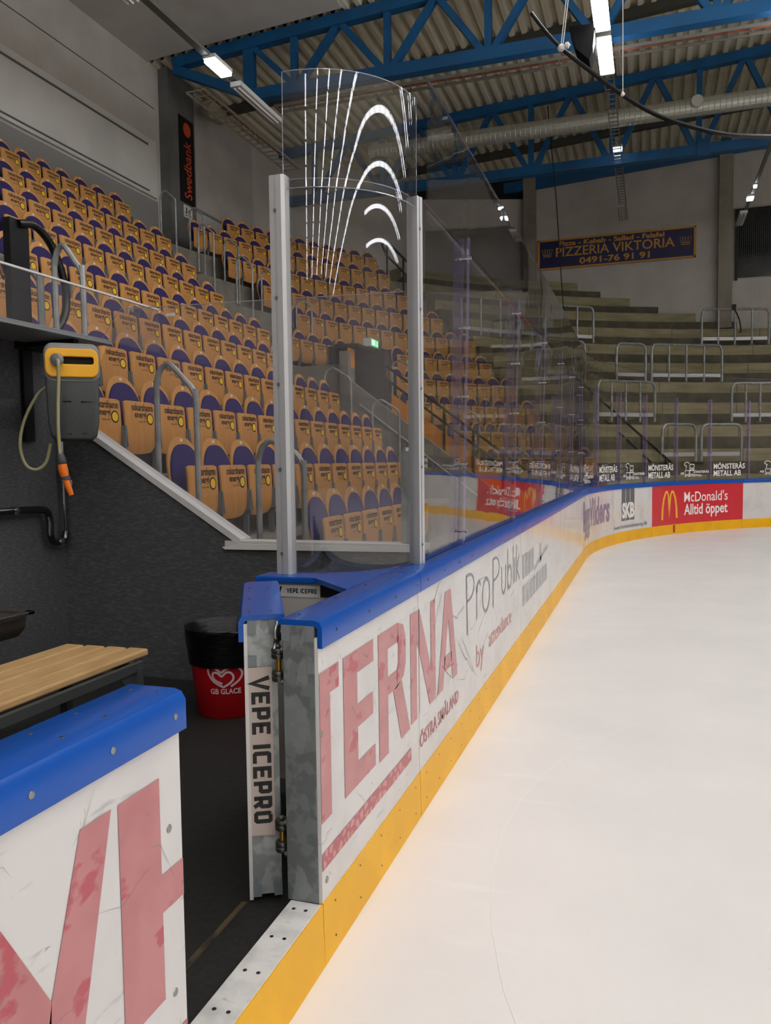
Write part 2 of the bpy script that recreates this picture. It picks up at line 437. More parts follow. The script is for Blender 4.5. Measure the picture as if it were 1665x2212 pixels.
# ------------------------------------------------------------------ rink: boards follow s (length along the ice edge)
RAD = 8.5; YC = 12.7
def bp(s, off, z):
    if s <= YC: return (off, s, z)
    ph = (s-YC)/RAD
    if ph <= PI/2: r = RAD-off; return (RAD-r*math.cos(ph), YC+r*math.sin(ph), z)
    return (RAD+(s-YC-RAD*PI/2), YC+RAD-off, z)
def steps(s0, s1, d=.35):
    if s1 <= YC: return [s0, s1]
    n = max(2, int((s1-s0)/d)); return [s0+(s1-s0)*i/n for i in range(n+1)]
CAPP = [(.014, .998), (.014, 1.062), (.004, 1.078), (-.012, 1.083), (-.125, 1.083), (-.132, 1.078), (-.132, 1.066), (-.012, 1.066), (-.002, 1.058), (-.002, .998)]
def board(s0, s1, label, end_near=False, end_far=False, z_white=(.2, 1.03)):
    t = thing('dasher_board', label, 'rink board', bp((s0+s1)/2, -.06, 0), 'white dasher boards around the ice')
    st = steps(s0, s1)
    P = [(lambda a, b, s=s: bp(s, a, b)) for s in st]
    obj('white_panel', MB().sweep([(0, .2), (0, 1.03), (-.012, 1.03), (-.012, .2)], P), 'board_white', t)
    obj('kick_plate', MB().sweep([(.006, -.01), (.003, .2), (-.012, .2), (-.012, -.01)], P), 'kick_yellow', t)
    obj('cap_rail', MB().sweep(CAPP, P), 'cap_blue', t, smooth=True)
    b = MB()
    for s in (s0+.004, s1-.054): b.sweep([(-.0125, .2), (-.0125, 1.066), (-.118, 1.066), (-.118, .2)], [(lambda a, bb, q=q: bp(q, a, bb)) for q in (s, s+.05)])
    each('frame_post', b, 'galvanised_dark', t)
    sc = MB(); s = s0+.12
    while s < s1-.03:
        if s1 < 9.2:
            for z in (1.035,): c = V3(bp(s, .0145, z)); sc.lathe([(.0055, -.001), (.0055, .0015)], c, 8, 'x')
            sc.lathe([(.005, 0), (.005, .0012)], bp(s-.03, -.1, 1.083), 8)
        s += .31
    if sc.v: each('screw', sc, 'steel_dark', t)
    kd = MB(); s = s0+.09
    while s < s1:
        if s1 < 13:
            for z in (.165, .05): kd.lathe([(.004, 0), (.004, .001)], bp(s, .0062, z), 6, 'x')
        s += .23
    if kd.v: each('kick_plate_screw', kd, 'steel_dark', t)
    return t
FACE = lambda off=.0016: (lambda u, v: bp(u, off, v))
E = .0016
B1 = board(2.2, 3.29, 'first white rink board past the open gate, red T, E and R lettering')
B2 = board(3.296, 6.185, 'white rink board with red N and A and scratched ProPublik lettering')
B3 = board(6.19, 9.1, 'white rink board with worn grey stencil logo near the middle of the side')
B4 = board(9.106, 12.0, 'plain scuffed white rink board just before the corner curve')
B5 = board(12.006, 15.03, 'curved white corner board with faded purple lettering')
B6 = board(15.036, 16.82, 'white corner board with dark grey SKB block logo')
B7 = board(16.826, 19.9, 'corner board with red panel and yellow arches and white lettering')
B8 = board(19.906, 23.4, 'plain white end board right of the red panel at the right picture edge')
B9 = board(23.406, 26.4, 'white end board behind the goal, farthest right of the rink end')
# lettering on the straight boards
def poly(*p): return list(p), [tuple(range(len(p)))]
def rectz(u0, u1, v0, v1): return rect(u0, u1, v0, v1)
lt = [rect(2.202, 2.36, .84, .92), rect(2.202, 2.285, .45, .84)]
lt += [rect(2.40, 2.53, .45, .92), rect(2.53, 2.70, .84, .92), rect(2.53, 2.69, .65, .73), rect(2.53, 2.71, .45, .53)]
lt += [rect(2.755, 2.865, .44, .92), rect(2.865, 3.0, .845, .92), poly((2.99, .845), (3.0, .92), (3.07, .90), (3.10, .85), (3.10, .74), (3.07, .69), (2.98, .665), (2.98, .735), (3.0, .76), (3.0, .83)),
       rect(2.865, 2.985, .665, .735), poly((2.93, .665), (3.04, .68), (3.155, .44), (3.03, .44))]
decal('lettering', lt, FACE(), 'paint_red', B1)
decal('underline_bar', [rect(2.202, 3.165, .30, .355)], FACE(), 'paint_red_worn', B1)
scw = MB()
for y, z in ((2.215, .73), (2.235, .26)): scw.lathe([(.011, 0), (.010, .003)], (0, y, z), 10, 'x')
each('panel_screw', scw, 'steel', B1)
decal('lettering', [poly((3.30, .92), (3.30, .46), (3.275+.03, .46), (3.305, .92)), poly((3.3, .45), (3.3, .92), (3.31, .92), (3.495, .62), (3.495, .92), (3.575, .92), (3.575, .45), (3.47, .45), (3.30, .74)),
      poly((3.61, .45), (3.77, .92), (3.88, .92), (4.02, .45), (3.91, .45), (3.885, .55), (3.735, .55), (3.71, .45)) if False else poly((3.61, .45), (3.77, .92), (3.83, .92), (3.83, .78), (3.715, .45)),
      poly((3.83, .92), (3.885, .92), (4.02, .45), (3.915, .45), (3.83, .78)), rect(3.745, 3.895, .53, .60)], FACE(), 'paint_red', B2)
decal('lettering_far_edge', [poly((3.17, .45), (3.17, .92), (3.288, .92), (3.288, .745), (3.262, .79), (3.262, .45))], FACE(), 'paint_red', B1)
decal('small_lettering', [fit('ÖSTRA SMÅLAND', 3.30, 4.04, .30, .385, bold=.03)], FACE(), 'paint_red_worn', B2)
# thin scratched name
pp = []
def stroke(pts, w=.02): pp.append(ribbon(pts, w))
def arc(cu, cv, ru, rv, a0, a1, n=12): return [(cu+ru*math.cos(math.radians(a0+(a1-a0)*i/n)), cv+rv*math.sin(math.radians(a0+(a1-a0)*i/n))) for i in range(n+1)]
u = 4.25
stroke([(4.27, .60), (4.25, .93)], .026); stroke([(4.25, .93)]+arc(4.32, .86, .13, .07, 90, -90)+[(4.26, .79)], .014)
stroke([(4.52, .64), (4.52, .84)]); stroke([(4.52, .80)]+arc(4.58, .80, .06, .05, 180, 30, 6))
stroke(arc(4.80, .74, .11, .10, 0, 360, 18))
stroke([(5.03, .62), (5.03, .93)], .026); stroke([(5.03, .93)]+arc(5.10, .86, .15, .07, 90, -90)+[(5.03, .79)], .014)
stroke([(5.34, .84), (5.34, .72)]+arc(5.42, .72, .08, .07, 180, 360, 8)+[(5.50, .84)])
stroke([(5.58, .94), (5.58, .65)]); stroke(arc(5.66, .73, .08, .08, 150, -150, 12))
stroke([(5.82, .93), (5.82, .65)]); stroke([(5.89, .84), (5.89, .65)]); stroke([(5.97, .93), (5.97, .65)]); stroke([(6.10, .84), (5.98, .74), (6.12, .65)])
for i in range(26):
    a = random.uniform(3.4, 6.0); z = random.uniform(.4, .95); l = random.uniform(.04, .22); g = random.uniform(-.9, .9)
    pp.append(ribbon([(a, z), (a+l*.5, z+l*g*.55), (a+l, z+l*g)], random.uniform(.002, .004)))
decal('scratched_lettering', pp, FACE(), 'paint_scratch', B2)
decal('soft_red_lettering', [fit('by', 4.50, 4.72, .31, .49), fit('attendance', 4.88, 5.72, .39, .50)], FACE(.0018), 'paint_soft_red', B2)
gl = [rect(6.27+.17*i, 6.27+.17*i+.12, .62, .81) for i in range(4)]+[rect(6.27+.2*i, 6.27+.2*i+.14, .40, .56) for i in range(8)]
gl += [poly((6.95, .60), (7.85, .70), (7.85, .74), (6.95, .64)), rect(7.3, 7.4, .62, .80)]
decal('stencil_logo', gl, FACE(), 'paint_grey', B3)
decal('faded_lettering', [fit('ByggVilders', 12.3, 14.8, .30, .92, bold=.03)], FACE(.003), 'paint_purple', B5)
sk = [rect(15.46+.21*i, 15.46+.21*i+.185, .40, 1.0) for i in range(3)]
decal('logo_bars', sk, FACE(.003), 'paint_dark_grey', B6)
decal('logo_letters', [fit('SKB', 15.48, 16.06, .44, .74, bold=.05)], FACE(.005), 'paint_white', B6)
decal('small_lettering', [fit('Svensk Kärnbränslehantering AB', 14.96+.09, 16.62, .24, .33, bold=.01)], FACE(.004), 'paint_dark_grey', B6)
ad = MB(); ad.sweep([(.001, .2), (.0035, .2), (.0035, 1.0), (.001, 1.0)], [(lambda a, b, s=s: bp(s, a, b)) for s in steps(16.83, 19.9)])
rp = obj('red_panel', ad, 'paint_ad_red', B7, label='red advertising panel')
ar = []
for c in (17.36, 17.62):
    ar.append(ribbon([(c+.135*math.cos(math.radians(a))*(1.0), .40+.48*math.sin(math.radians(a))) for a in range(0, 181, 12)], .06))
ar = [ribbon([(17.22, .31), (17.235, .55), (17.28, .74), (17.345, .86), (17.40, .88), (17.445, .80), (17.475, .62), (17.485, .40), (17.495, .62), (17.53, .80), (17.58, .88), (17.635, .86), (17.70, .74), (17.745, .55), (17.76, .33)], [.07, .066, .06, .05, .045, .05, .06, .066, .06, .05, .045, .05, .06, .066, .07])]
decal('arches', ar, FACE(.006), 'paint_ad_yellow', rp)
decal('white_lettering', [fit("McDonald's", 18.02, 19.44, .64, .86, bold=.006), fit('Alltid öppet', 18.02, 19.44, .30, .60, bold=.02)], FACE(.006), 'paint_white', rp)
decal('goal_line_mark', [rect(17.63, 17.70, .03, .19)], FACE(.0075), 'goal_red', B7)
# board end at the gateway: galvanised end post and the white plate edge
e1 = MB().box(-.115, -.0125, 2.196, 2.204, .2, 1.066)
obj('end_post', e1, 'galvanised_dark', B1, label='galvanised end post')
tp = MB().box(-.1185, -.093, 2.1935, 2.197, 1.018, 1.066).box(-.037, -.012, 2.1935, 2.197, 1.018, 1.066).box(-.034, -.012, 2.1935, 2.197, .92, .955)
each('edge_clip', tp, 'tape_grey', B1)

def scuffs(y0, y1, n, seed, parent):
    rnd = random.Random(seed); out = []
    for k in range(n):
        y = rnd.uniform(y0+.02, y1-.1); z = rnd.uniform(.24, .97); l = rnd.uniform(.008, .05) if rnd.random() < .75 else rnd.uniform(.06, .2)
        a = rnd.uniform(-1.3, 1.3); c = rnd.uniform(-.3, .3)*l; w = rnd.uniform(.0012, .0035)
        dy, dz = min(l*math.cos(a), y1-.01-y), l*math.sin(a)
        z = max(.22+abs(dz), min(.98-abs(dz), z))
        out.append(ribbon([(y, z), (y+dy*.5, z+dz*.5+c), (y+dy, z+dz)], [w*.2, w*.7, w*.15]))
    o = decal('scuff_marks', out, FACE(.0021), 'scuff', parent); o['kind'] = 'stuff'
mat('scuff', (140, 138, 141), rough=.4)
scuffs(2.2, 3.29, 70, 3, B1); scuffs(3.3, 6.18, 150, 4, B2); scuffs(6.2, 9.1, 60, 5, B3)
# near gate leaf/board left of the opening
N1 = thing('dasher_board', 'nearest rink board at lower left with large red V lettering', 'rink board', (-.06, .7, 0), 'white dasher boards around the ice')
N1_P = [(lambda a, b, s=s: bp(s, a, b)) for s in (-.3, 1.448)]
obj('white_panel', MB().sweep([(0, .2), (0, 1.03), (-.012, 1.03), (-.012, .2)], N1_P), 'board_white', N1, bevel=.002)
obj('kick_plate', MB().sweep([(.006, -.01), (.003, .2), (-.012, .2), (-.012, -.01)], N1_P), 'kick_yellow', N1)
obj('cap_rail', MB().sweep(CAPP, [(lambda a, b, s=s: bp(s, a, b)) for s in (-.3, 1.455)]), 'cap_blue', N1, smooth=True)
obj('frame', MB().box(-.118, -.0125, -.3, 1.444, .2, 1.066), 'galvanised_dark', N1)
ks = MB()
for y in (1.415, 1.21, 1.005): ks.lathe([(.0068, -.001), (.0068, .001), (.0045, .0022)], (.0142, y, 1.035), 12, 'x'); 
each('cap_screw', ks, 'steel', N1)
ks = MB()
for y in (1.42, 1.25): ks.lathe([(.005, 0), (.004, .001)], (-.03, y, 1.083), 12).lathe([(.005, 0), (.004, .001)], (-.1, y, 1.083), 12)
for y in (1.13, .98): ks.lathe([(.005, 0), (.004, .001)], (-.03, y, 1.083), 12).lathe([(.005, 0), (.004, .001)], (-.1, y, 1.083), 12)
each('cap_top_screw', ks, 'steel_dark', N1)
ks = MB()
for y, z in ((1.40, .80), (1.405, .44)): ks.lathe([(.009, 0), (.008, .002)], (0, y, z), 12, 'x')
each('panel_screw', ks, 'steel', N1)
decal('lettering', [poly((.78, .92), (.90, .92), (1.045, .66), (1.03, .45), (.98, .45)), poly((1.13, .92), (1.215, .92), (1.095, .45), (1.0, .45), (1.045, .66)),
      rect(1.235, 1.368, .45, .92), rect(1.368, 1.446, .635, .715)], FACE(), 'paint_red', N1)
decal('underline_bar', [rect(.6, 1.446, .30, .355)], FACE(), 'paint_red_worn', N1)

scuffs(.7, 1.44, 26, 8, N1)
# threshold across the opening
TH = thing('gate_threshold', 'white scuffed plastic threshold plate on yellow kick board in gate opening', 'threshold', (-.05, 1.8, 0))
obj('top_plate', MB().box(-.105, -.001, 1.449, 2.195, .185, .2), 'threshold_plastic', TH, bevel=.003)
obj('kick_plate', MB().sweep([(.006, -.01), (.001, .199), (-.012, .199), (-.012, -.01)], [(lambda a, b, s=s: bp(s, a, b)) for s in (1.449, 2.199)]), 'kick_yellow', TH)
th = MB()
for y in (1.52, 1.68, 1.84, 2.0, 2.15):
    for x in (-.035, -.075): th.lathe([(.006, 0), (.006, .0006)], (x, y, .2), 10)
each('screw_hole', th, 'steel_dark', TH)
obj('base_beam', MB().box(-.105, -.013, 1.449, 2.195, .0, .184), 'galvanised_dark', TH)

# open gate leaf, swung back behind the boards
A = V3((-.268, 2.222)); Bq = V3((-.167, 2.262)); D = V3((-.372, .713)); D.normalize()
W2 = V3((D.y, -D.x))   # towards the ice side (right)
def gp(u, w, z):       # u along the leaf, w across (0 = left plate face)
    q = V3((A.x, A.y))+D*u+W2*w; return (q.x, q.y, z)
GL = .72; GW = .112
G = thing('rink_gate', 'open rink gate leaf folded back, showing its steel end with maker sticker', 'gate', gp(GL/2, GW/2, .16))
obj('white_panel', MB().prism([gp(0, .004, .155), gp(GL, .004, .155), gp(GL, .016, .155), gp(0, .016, .155)], (0, 0, .90)), 'board_white', G)
obj('frame', MB().prism([gp(.004, .0165, .17), gp(GL, .0165, .17), gp(GL, GW-.004, .17), gp(.004, GW-.004, .17)], (0, 0, .898)), 'galvanised', G)
def capw(u): return lambda a, b: gp(u, .014-a-.008, b)
obj('cap_rail', MB().sweep([(a, b) for a, b in CAPP], [(lambda a, b, u=u: gp(u, -a+.0025, b)) for u in (-.004, GL)]), 'cap_blue', G, smooth=True)
cl = MB()
for (w0, w1, z0, z1) in ((.016, .043, 1.02, 1.066), (.083, .109, 1.02, 1.066), (.016, .043, .917, .952), (.016, .043, .165, .205), (.083, .109, .165, .21)):
    cl.prism([gp(.0, w0, z0), gp(.0, w1, z0), gp(.0, w1, z1), gp(.0, w0, z1)], D.to_3d()*.004+V3((0, 0, 0)))
cl.move((-D.x*.003, -D.y*.003, 0))
each('edge_clip', cl, 'tape_grey', G)
gs = MB().prism([gp(-.0005, .016, .366), gp(-.0005, .090, .366), gp(-.0005, .090, .914), gp(-.0005, .016, .914)], (D.x*.003, D.y*.003, 0))
st = obj('maker_sticker', gs, 'sticker_beige', G, label='beige maker sticker with black block letters')
sh, wd = block_text('VEPE ICEPRO', 1.)
# letters read top to bottom: text u runs downwards, letter tops face right
kx = .475/wd
decal('lettering', sh, lambda u, v: gp(-.0012, .025+v*.056, .882-u*kx), 'ink_black', st)
obj('backing_plate', MB().prism([gp(.001, .09, .60), gp(.001, .099, .60), gp(.001, .099, .905), gp(.001, .09, .905)], (D.x*.004, D.y*.004, 0)), 'galvanised', G)
gt = MB()
for uu in (.06, .3, .55):
    for w in (.03, .1): gt.lathe([(.004, 0), (.004, .0012)], gp(uu, w-.008, 1.083), 8)
each('cap_screw', gt, 'steel_dark', G)
# hinges between leaf and board end
def hinge(z, h, label):
    c = (-.148, 2.232, z)
    b = MB()
    for dz in (0, h): b.lathe([(.0, -.016), (.021, -.016), (.023, -.012), (.023, -.003), (.020, 0), (.021, .002), (.023, .005), (.023, .012), (.020, .016), (0, .016)], (c[0], c[1], z+dz), 20)
    b.box(-.121, -.116, 2.206, 2.26, z-.04, z+h+.05).prism([gp(.008, GW-.006, z-.03), gp(.06, GW-.006, z-.03), gp(.06, GW, z-.03), gp(.008, GW, z-.03)], (0, 0, h+.07))
    t = obj('hinge', b, 'steel_dark', G, smooth=True, label=label)
    obj('pin', MB().tube([(c[0], c[1], z+.01), (c[0], c[1], z+h-.01)], .009, 12), 'brass', t, smooth=True, label='brass hinge pin')
    for zz in (z-.015, z+h+.015): obj('bolt', MB().lathe([(.009, 0), (.009, .008)], (-.13, 2.215, zz), 6, 'x'), 'steel', t)
    obj('bolt', MB().lathe([(.007, 0), (.010, .006), (.006, .01)], (c[0], c[1], z+h+.016), 6), 'steel', t)
hinge(.897, .072, 'upper hinge with brass pin')
hinge(.350, .070, 'lower hinge with brass pin')
LK = obj('latch', MB().bar((-.158, 2.236, .99), (-.157, 2.25, 1.05), .008, .022).bar((-.16, 2.24, 1.0), (-.125, 2.31, 1.06), .008, .014), 'steel_dark', G, label='grey steel latch linkage')
obj('link_ring', MB().tube([(-.156, 2.236+.018*math.cos(a*PI/6), .975+.022*math.sin(a*PI/6)) for a in range(12)], .006, 8, True), 'steel', LK, smooth=True)
obj('link_ring', MB().tube([(-.157, 2.25+.02*math.cos(a*PI/6), 1.03+.026*math.sin(a*PI/6)) for a in range(12)], .006, 8, True), 'steel', LK, smooth=True)
obj('bolt', MB().lathe([(.008, 0), (.008, .012)], (-.15, 2.23, .978), 6, 'x'), 'chrome', LK)
obj('bolt', MB().lathe([(.008, 0), (.008, .014)], (-.158, 2.25, 1.052), 8), 'chrome', LK)

# ------------------------------------------------------------------ curved end of the glass and its blue corner cap
CX, CY, CR = -.535, 3.574, .455
def ca(a, r, z): return (CX+r*math.cos(a)+max(0, z-1.09)*.010, CY+r*math.sin(a), z)
CC = thing('corner_cap', 'blue corner cap plate under the curved glass with cream panel and maker label', 'cap', (-.4, 3.2, 0))
arcp = [ca(-PI/2+PI/2*i/12, CR+.03, 1.066) for i in range(13)]
pl = [(-.64, 3.045, 1.066), (-.37, 3.035, 1.066), (-.133, 2.79, 1.066), (-.133, 3.60, 1.066), (-.64, 3.60, 1.066)]
obj('cap_plate', MB().prism([(-.64, 3.045, 1.062), (-.37, 3.035, 1.062), (-.134, 2.79, 1.062), (-.134, 3.56, 1.062)]+[ca(-PI/2*i/8, CR-.05, 1.062) for i in range(9)]+[(-.64, 3.17, 1.062)], (0, 0, .02)), 'cap_blue', CC, bevel=.005)
obj('cap_lip', MB().box(-.645, -.372, 3.036, 3.052, 1.056, 1.08), 'cap_blue', CC, bevel=.004)
obj('end_panel', MB().box(-.60, -.13, 3.06, 3.072, .2, 1.06), 'panel_cream', CC)
lb = obj('maker_label', MB().box(-.555, -.355, 3.056, 3.0605, .995, 1.045), 'sticker_grey', CC, label='grey label with black block letters')
sh, wd = block_text('VEPE ICEPRO', 1.)
kx = .135/wd
decal('lettering', [([(-.507+a*kx, 1.012+b*.019) for a, b in vs], fs) for vs, fs in sh]+[poly((-.549, 1.005), (-.540, 1.005), (-.530, 1.038), (-.539, 1.038))], lambda u, v: (u, 3.0552, v), 'ink_black', lb)
obj('fixing_bracket', MB().box(-.353, -.20, 3.052, 3.06, 1.0, 1.05), 'black_metal', CC)
sl = MB()
for i, (x, z) in enumerate(((-.235, .98), (-.27, .90))):
    sl.prism([(x+.02*math.cos(a*PI/10), 3.0585, z+(.03 if a < 11 else -.05)+.02*math.sin(a*PI/10)) for a in range(20)], (0, .002, 0))
each('hand_slot', sl, 'wall_grey', CC)

CG = thing('curved_glass', 'tall curved glass pane ending the rink glass between two aluminium posts', 'glass', (CX, CY, 1.083))
NA = 28
def wavy(a, z, r):
    t = (a+PI/2)/(PI/2)
    return r + .0035*math.sin(t*PI*2.2+.4)*math.exp(-((t-.62)/.3)**2)*1.0
def curved(z0, z1, r, nz, waved):
    mb = MB(); rows = []
    for k in (0, 1):
        for j in range(nz+1):
            z = z0+(z1-z0)*j/nz
            for i in range(NA+1):
                a = -PI/2+PI/2*i/NA
                mb.v.append(ca(a, (wavy(a, z, r) if waved else r)+(.0 if k == 0 else -.010), z))
    n1 = NA+1; o = (nz+1)*n1
    for j in range(nz):
        for i in range(NA):
            q = j*n1+i
            mb.f.append((q, q+1, q+1+n1, q+n1)); mb.f.append((o+q, o+q+n1, o+q+1+n1, o+q+1))
    for i in range(NA):
        mb.f.append((i, o+i, o+i+1, i+1)); q = nz*n1+i; mb.f.append((q, q+1, o+q+1, o+q))
    for j in range(nz):
        q = j*n1; mb.f.append((q, q+n1, o+q+n1, o+q)); q = j*n1+NA; mb.f.append((q, o+q, o+q+n1, q+n1))
    return mb
obj('upper_pane', curved(2.705, 3.18, CR, 8, True), 'glass_curved', CG, smooth=True)
obj('lower_pane', curved(1.083, 2.745, CR-.012, 16, True), 'glass_curved', CG, smooth=True)
te = MB()
for r, z in ((CR, 3.18), (CR-.012, 2.745), (CR+.001, 2.705)):
    te.tube([ca(-PI/2+PI/2*i/NA, r-.005, z) for i in range(NA+1)], .0022, 6)
te.tube([ca(-PI/2, CR-.005, 2.70), ca(-PI/2, CR-.005, 3.18)], .0022, 6); te.tube([ca(0, CR-.005, 2.70), ca(0, CR-.005, 3.18)], .0016, 6)
each('polished_edge', te, 'plexi_edge', CG)

def alu_post(c, top, w, d, ang, lean, label):
    t = thing('glass_post', label, 'post', c, 'aluminium glass posts')
    ca_, sa_ = math.cos(ang), math.sin(ang)
    def P(u, v, z):
        k = (z-c[2])/(top-c[2]); return (c[0]+u*ca_-v*sa_+lean[0]*k, c[1]+u*sa_+v*ca_+lean[1]*k, z)
    # front channel with a groove, plus back channel
    prof = [(-w/2, -d/2), (-w*.20, -d/2), (-w*.18, -d/2+.006), (-w*.08, -d/2+.006), (-w*.06, -d/2), (w*.30, -d/2), (w*.5, -d*.3), (w/2, d/2), (-w/2, d/2)]
    obj('profile', MB().sweep(prof, [(lambda a, b, z=z: P(a, b, z)) for z in (c[2], top)]), 'aluminium', t)
    n = MB(); z = c[2]+.09
    while z < top:
        n.lathe([(.008, -.004), (.008, .001), (.005, .004)], P(-w*.13, -d/2+.002, z), 8, 'y'); z += .36
    each('bolt', n, 'steel', t)
    return t
alu_post((-.535, 3.118, 1.083), 2.757, .068, .05, -.05, (0, 0), 'left aluminium post carrying the curved glass, standing on blue cap')
alu_post((-.082, 3.585, 1.083), 2.757, .05, .06, PI/2-.35, (.004, 0), 'right aluminium post where curved glass meets the straight glass')

# straight and corner glass bays
LEAN = .045
def lean(s): return LEAN*max(0, min(1, (13.2-s)/4))
PS = [3.60, 4.44, 6.22, 7.86, 9.46, 11.06, 12.68, 14.28, 15.56, 16.7, 17.85, 18.98, 20.13, 21.6, 23.1, 24.6]
ordn = ['first', 'second', 'third', 'fourth', 'fifth', 'sixth', 'seventh', 'eighth', 'ninth', 'tenth', 'eleventh', 'twelfth', 'thirteenth', 'fourteenth', 'fifteenth', 'sixteenth', 'seventeenth', 'eighteenth', 'nineteenth', 'twentieth']
def gpane(s0, s1, off, th, z0, z1):
    mb = MB(); st = steps(s0, s1, .28) if s1 > YC else [s0, s1]
    def lp(s, o, z): return bp(s, off+o+lean(s)*(z-1.08)/1.77, z)
    n = len(st)
    return mb.sweep([(0, z0), (th, z0), (th, z1), (0, z1)], [(lambda a, b, s=s: lp(s, a, b)) for s in st])
decal_kind = {7: 'logo', 8: 'text', 9: 'logo', 10: 'text', 11: 'logo', 12: 'text', 13: 'logo'}
decal_kind = {6: 'logo', 7: 'text', 8: 'logo', 9: 'text', 10: 'logo', 11: 'text', 12: 'logo', 13: 'text'}
for i in range(len(PS)-1):
    s0, s1 = PS[i]+.004, PS[i+1]-.004
    where = 'along the side' if s1 < 12 else 'round the corner'
    xtra = {'text': ', with white lettering low down', 'logo': ', with white block logo low down'}.get(decal_kind.get(i), '')
    t = thing('rink_glass', f'{ordn[i]} clear glass bay past the curved pane{xtra}', 'glass', bp((s0+s1)/2, -.08, 1.083), 'clear glass bays on the boards')
    obj('lower_pane', gpane(s0, s1, -.085, .012, 1.083, 2.74), 'glass', t)
    obj('upper_pane', gpane(s0, s1, -.072, .010, 2.70, 3.27), 'glass', t)
    e = MB()
    for off, z in ((-.08, 2.74), (-.068, 3.27)):
        e.tube([bp(s, off+lean(s)*(z-1.08)/1.77, z) for s in (steps(s0, s1) if s1 > YC else [s0, s1])], .003, 5)
    each('polished_edge', e, 'acrylic_violet', t)
    k = decal_kind.get(i)
    if k:
        fn = lambda u, v: bp(u, -.0715, v); fr = MB()
        c = (s0+s1)/2; w = min(1.0, (s1-s0)*.82)
        if k == 'text':
            sh = [fit('MÖNSTERÅS', c-w/2, c+w/2, 1.31, 1.46, bold=.02), fit('METALL AB', c-w/2, c+w*.38, 1.16, 1.28, bold=.02)]
        else:
            a = c-.36; sh = []
            def Mb(u, v): return [ribbon([(u, v), (u, v+.12), (u+.14, v+.12), (u+.14, v), (u+.105, v), (u+.105, v+.05), (u+.07, v+.02), (u+.035, v+.05), (u+.035, v), (u, v)], .014)]
            sh += Mb(a+.10, 1.17)+Mb(a+.26, 1.17)+Mb(a+.26, 1.30)
            sh += [ribbon(arc(a+.16, 1.42, .09, .045, 20, 180, 8)+[(a+.10, 1.40), (a+.16, 1.38)], .014), ribbon([(a+.13, 1.38), (a+.13, 1.31)], .014)]
            sh += [fit('AB', a-.06, a+.06, 1.21, 1.26, bold=.02), fit('ÖNSTERÅS', a+.42, a+.88, 1.235, 1.30, bold=.02), fit('ETALL', a+.42, a+.66, 1.165, 1.21, bold=.02)]
        decal('white_decal', sh, fn, 'paint_white', t)
for i, s in enumerate(PS[1:], 1):
    where = 'side boards' if s < 12 else 'corner boards'
    t = thing('glass_support', f'{ordn[i-1]} transparent violet glass support past the aluminium post, on the {where}', 'post', bp(s, -.10, 1.083), 'transparent glass supports')
    top = 2.79
    def Q(u, o, z, s=s): return bp(s+u, -.088+o+lean(s)*(z-1.08)/1.77, z)
    obj('strip', MB().sweep([(-.008, .004), (-.008, -.055), (.008, -.055), (.008, .004)], [(lambda a, b, z=z: Q(a, b, z)) for z in (1.083, top)]), 'acrylic_violet', t)
    obj('cover_strip', MB().sweep([(-.02, .026), (-.02, .034), (.02, .034), (.02, .026)], [(lambda a, b, z=z: Q(a, b, z)) for z in (1.083, top)]), 'acrylic_violet', t)
    n = MB(); z = 1.16
    while z < top:
        p = V3(Q(0, -.02, z)); q = V3(Q(0, .044, z)); n.tube([p, q], .006, 6); n.tube([q, V3(Q(0, .05, z))], .011, 6); z += .38 if i < 4 else .5
    each('bolt', n, 'chrome', t)

# ------------------------------------------------------------------ ice and floors
ic = MB(); pts = [(0.0, -36, 0)]+[bp(s, 0, 0) for s in [0, 3, 6, 9, 12.7]+[12.7+RAD*PI/2*i/24 for i in range(1, 25)]]+[(31, 21.2, 0), (31, -36, 0)]
ic.add(pts, [tuple(range(len(pts)))])
struct('floor_ice', ic, 'ice', 'pale scraped ice surface of the rink')
sx = MB(); rnd = random.Random(11)
for k in range(46):
    cx_, cy_, r_ = rnd.uniform(.8, 9), rnd.uniform(2.2, 17), rnd.uniform(.5, 3.5); a0 = rnd.uniform(0, 360); sp_ = rnd.uniform(20, 80)
    pts_ = [(cx_+r_*math.cos(math.radians(a0+sp_*q/10)), cy_+r_*math.sin(math.radians(a0+sp_*q/10))) for q in range(11)]
    if min(q[0] for q in pts_) < .1 or max(q[1] for q in pts_) > 18.5 or any(q[1] > YC and math.hypot(q[0]-RAD, q[1]-YC) > RAD-.15 for q in pts_): continue
    put(sx, ribbon(pts_, rnd.uniform(.002, .004)), lambda u, v: (u, v, .0012))
mat('ice_scratch', (243, 240, 238), rough=.6)
struct('floor_ice_scratches', sx, 'ice_scratch', 'fine pale skate scratches in the ice')
struct('floor', MB().box(-2.9, -.013, -2.5, 4.5, .10, .15), 'rubber_floor', 'black rubber floor of the players box')
struct('trim_1', MB().prism([(-.285, 1.2, .1502), (-.268, 1.2, .1502), (-.268, 2.21, .1502), (-.285, 2.21, .1502)], (0, 0, .006)), 'mat_strip', 'worn edge strip in the rubber floor by the gate')
struct('floor_ground', MB().box(-14, 34, -37, 34, -.3, -.02), 'concrete_dark', 'ground slab under the hall')

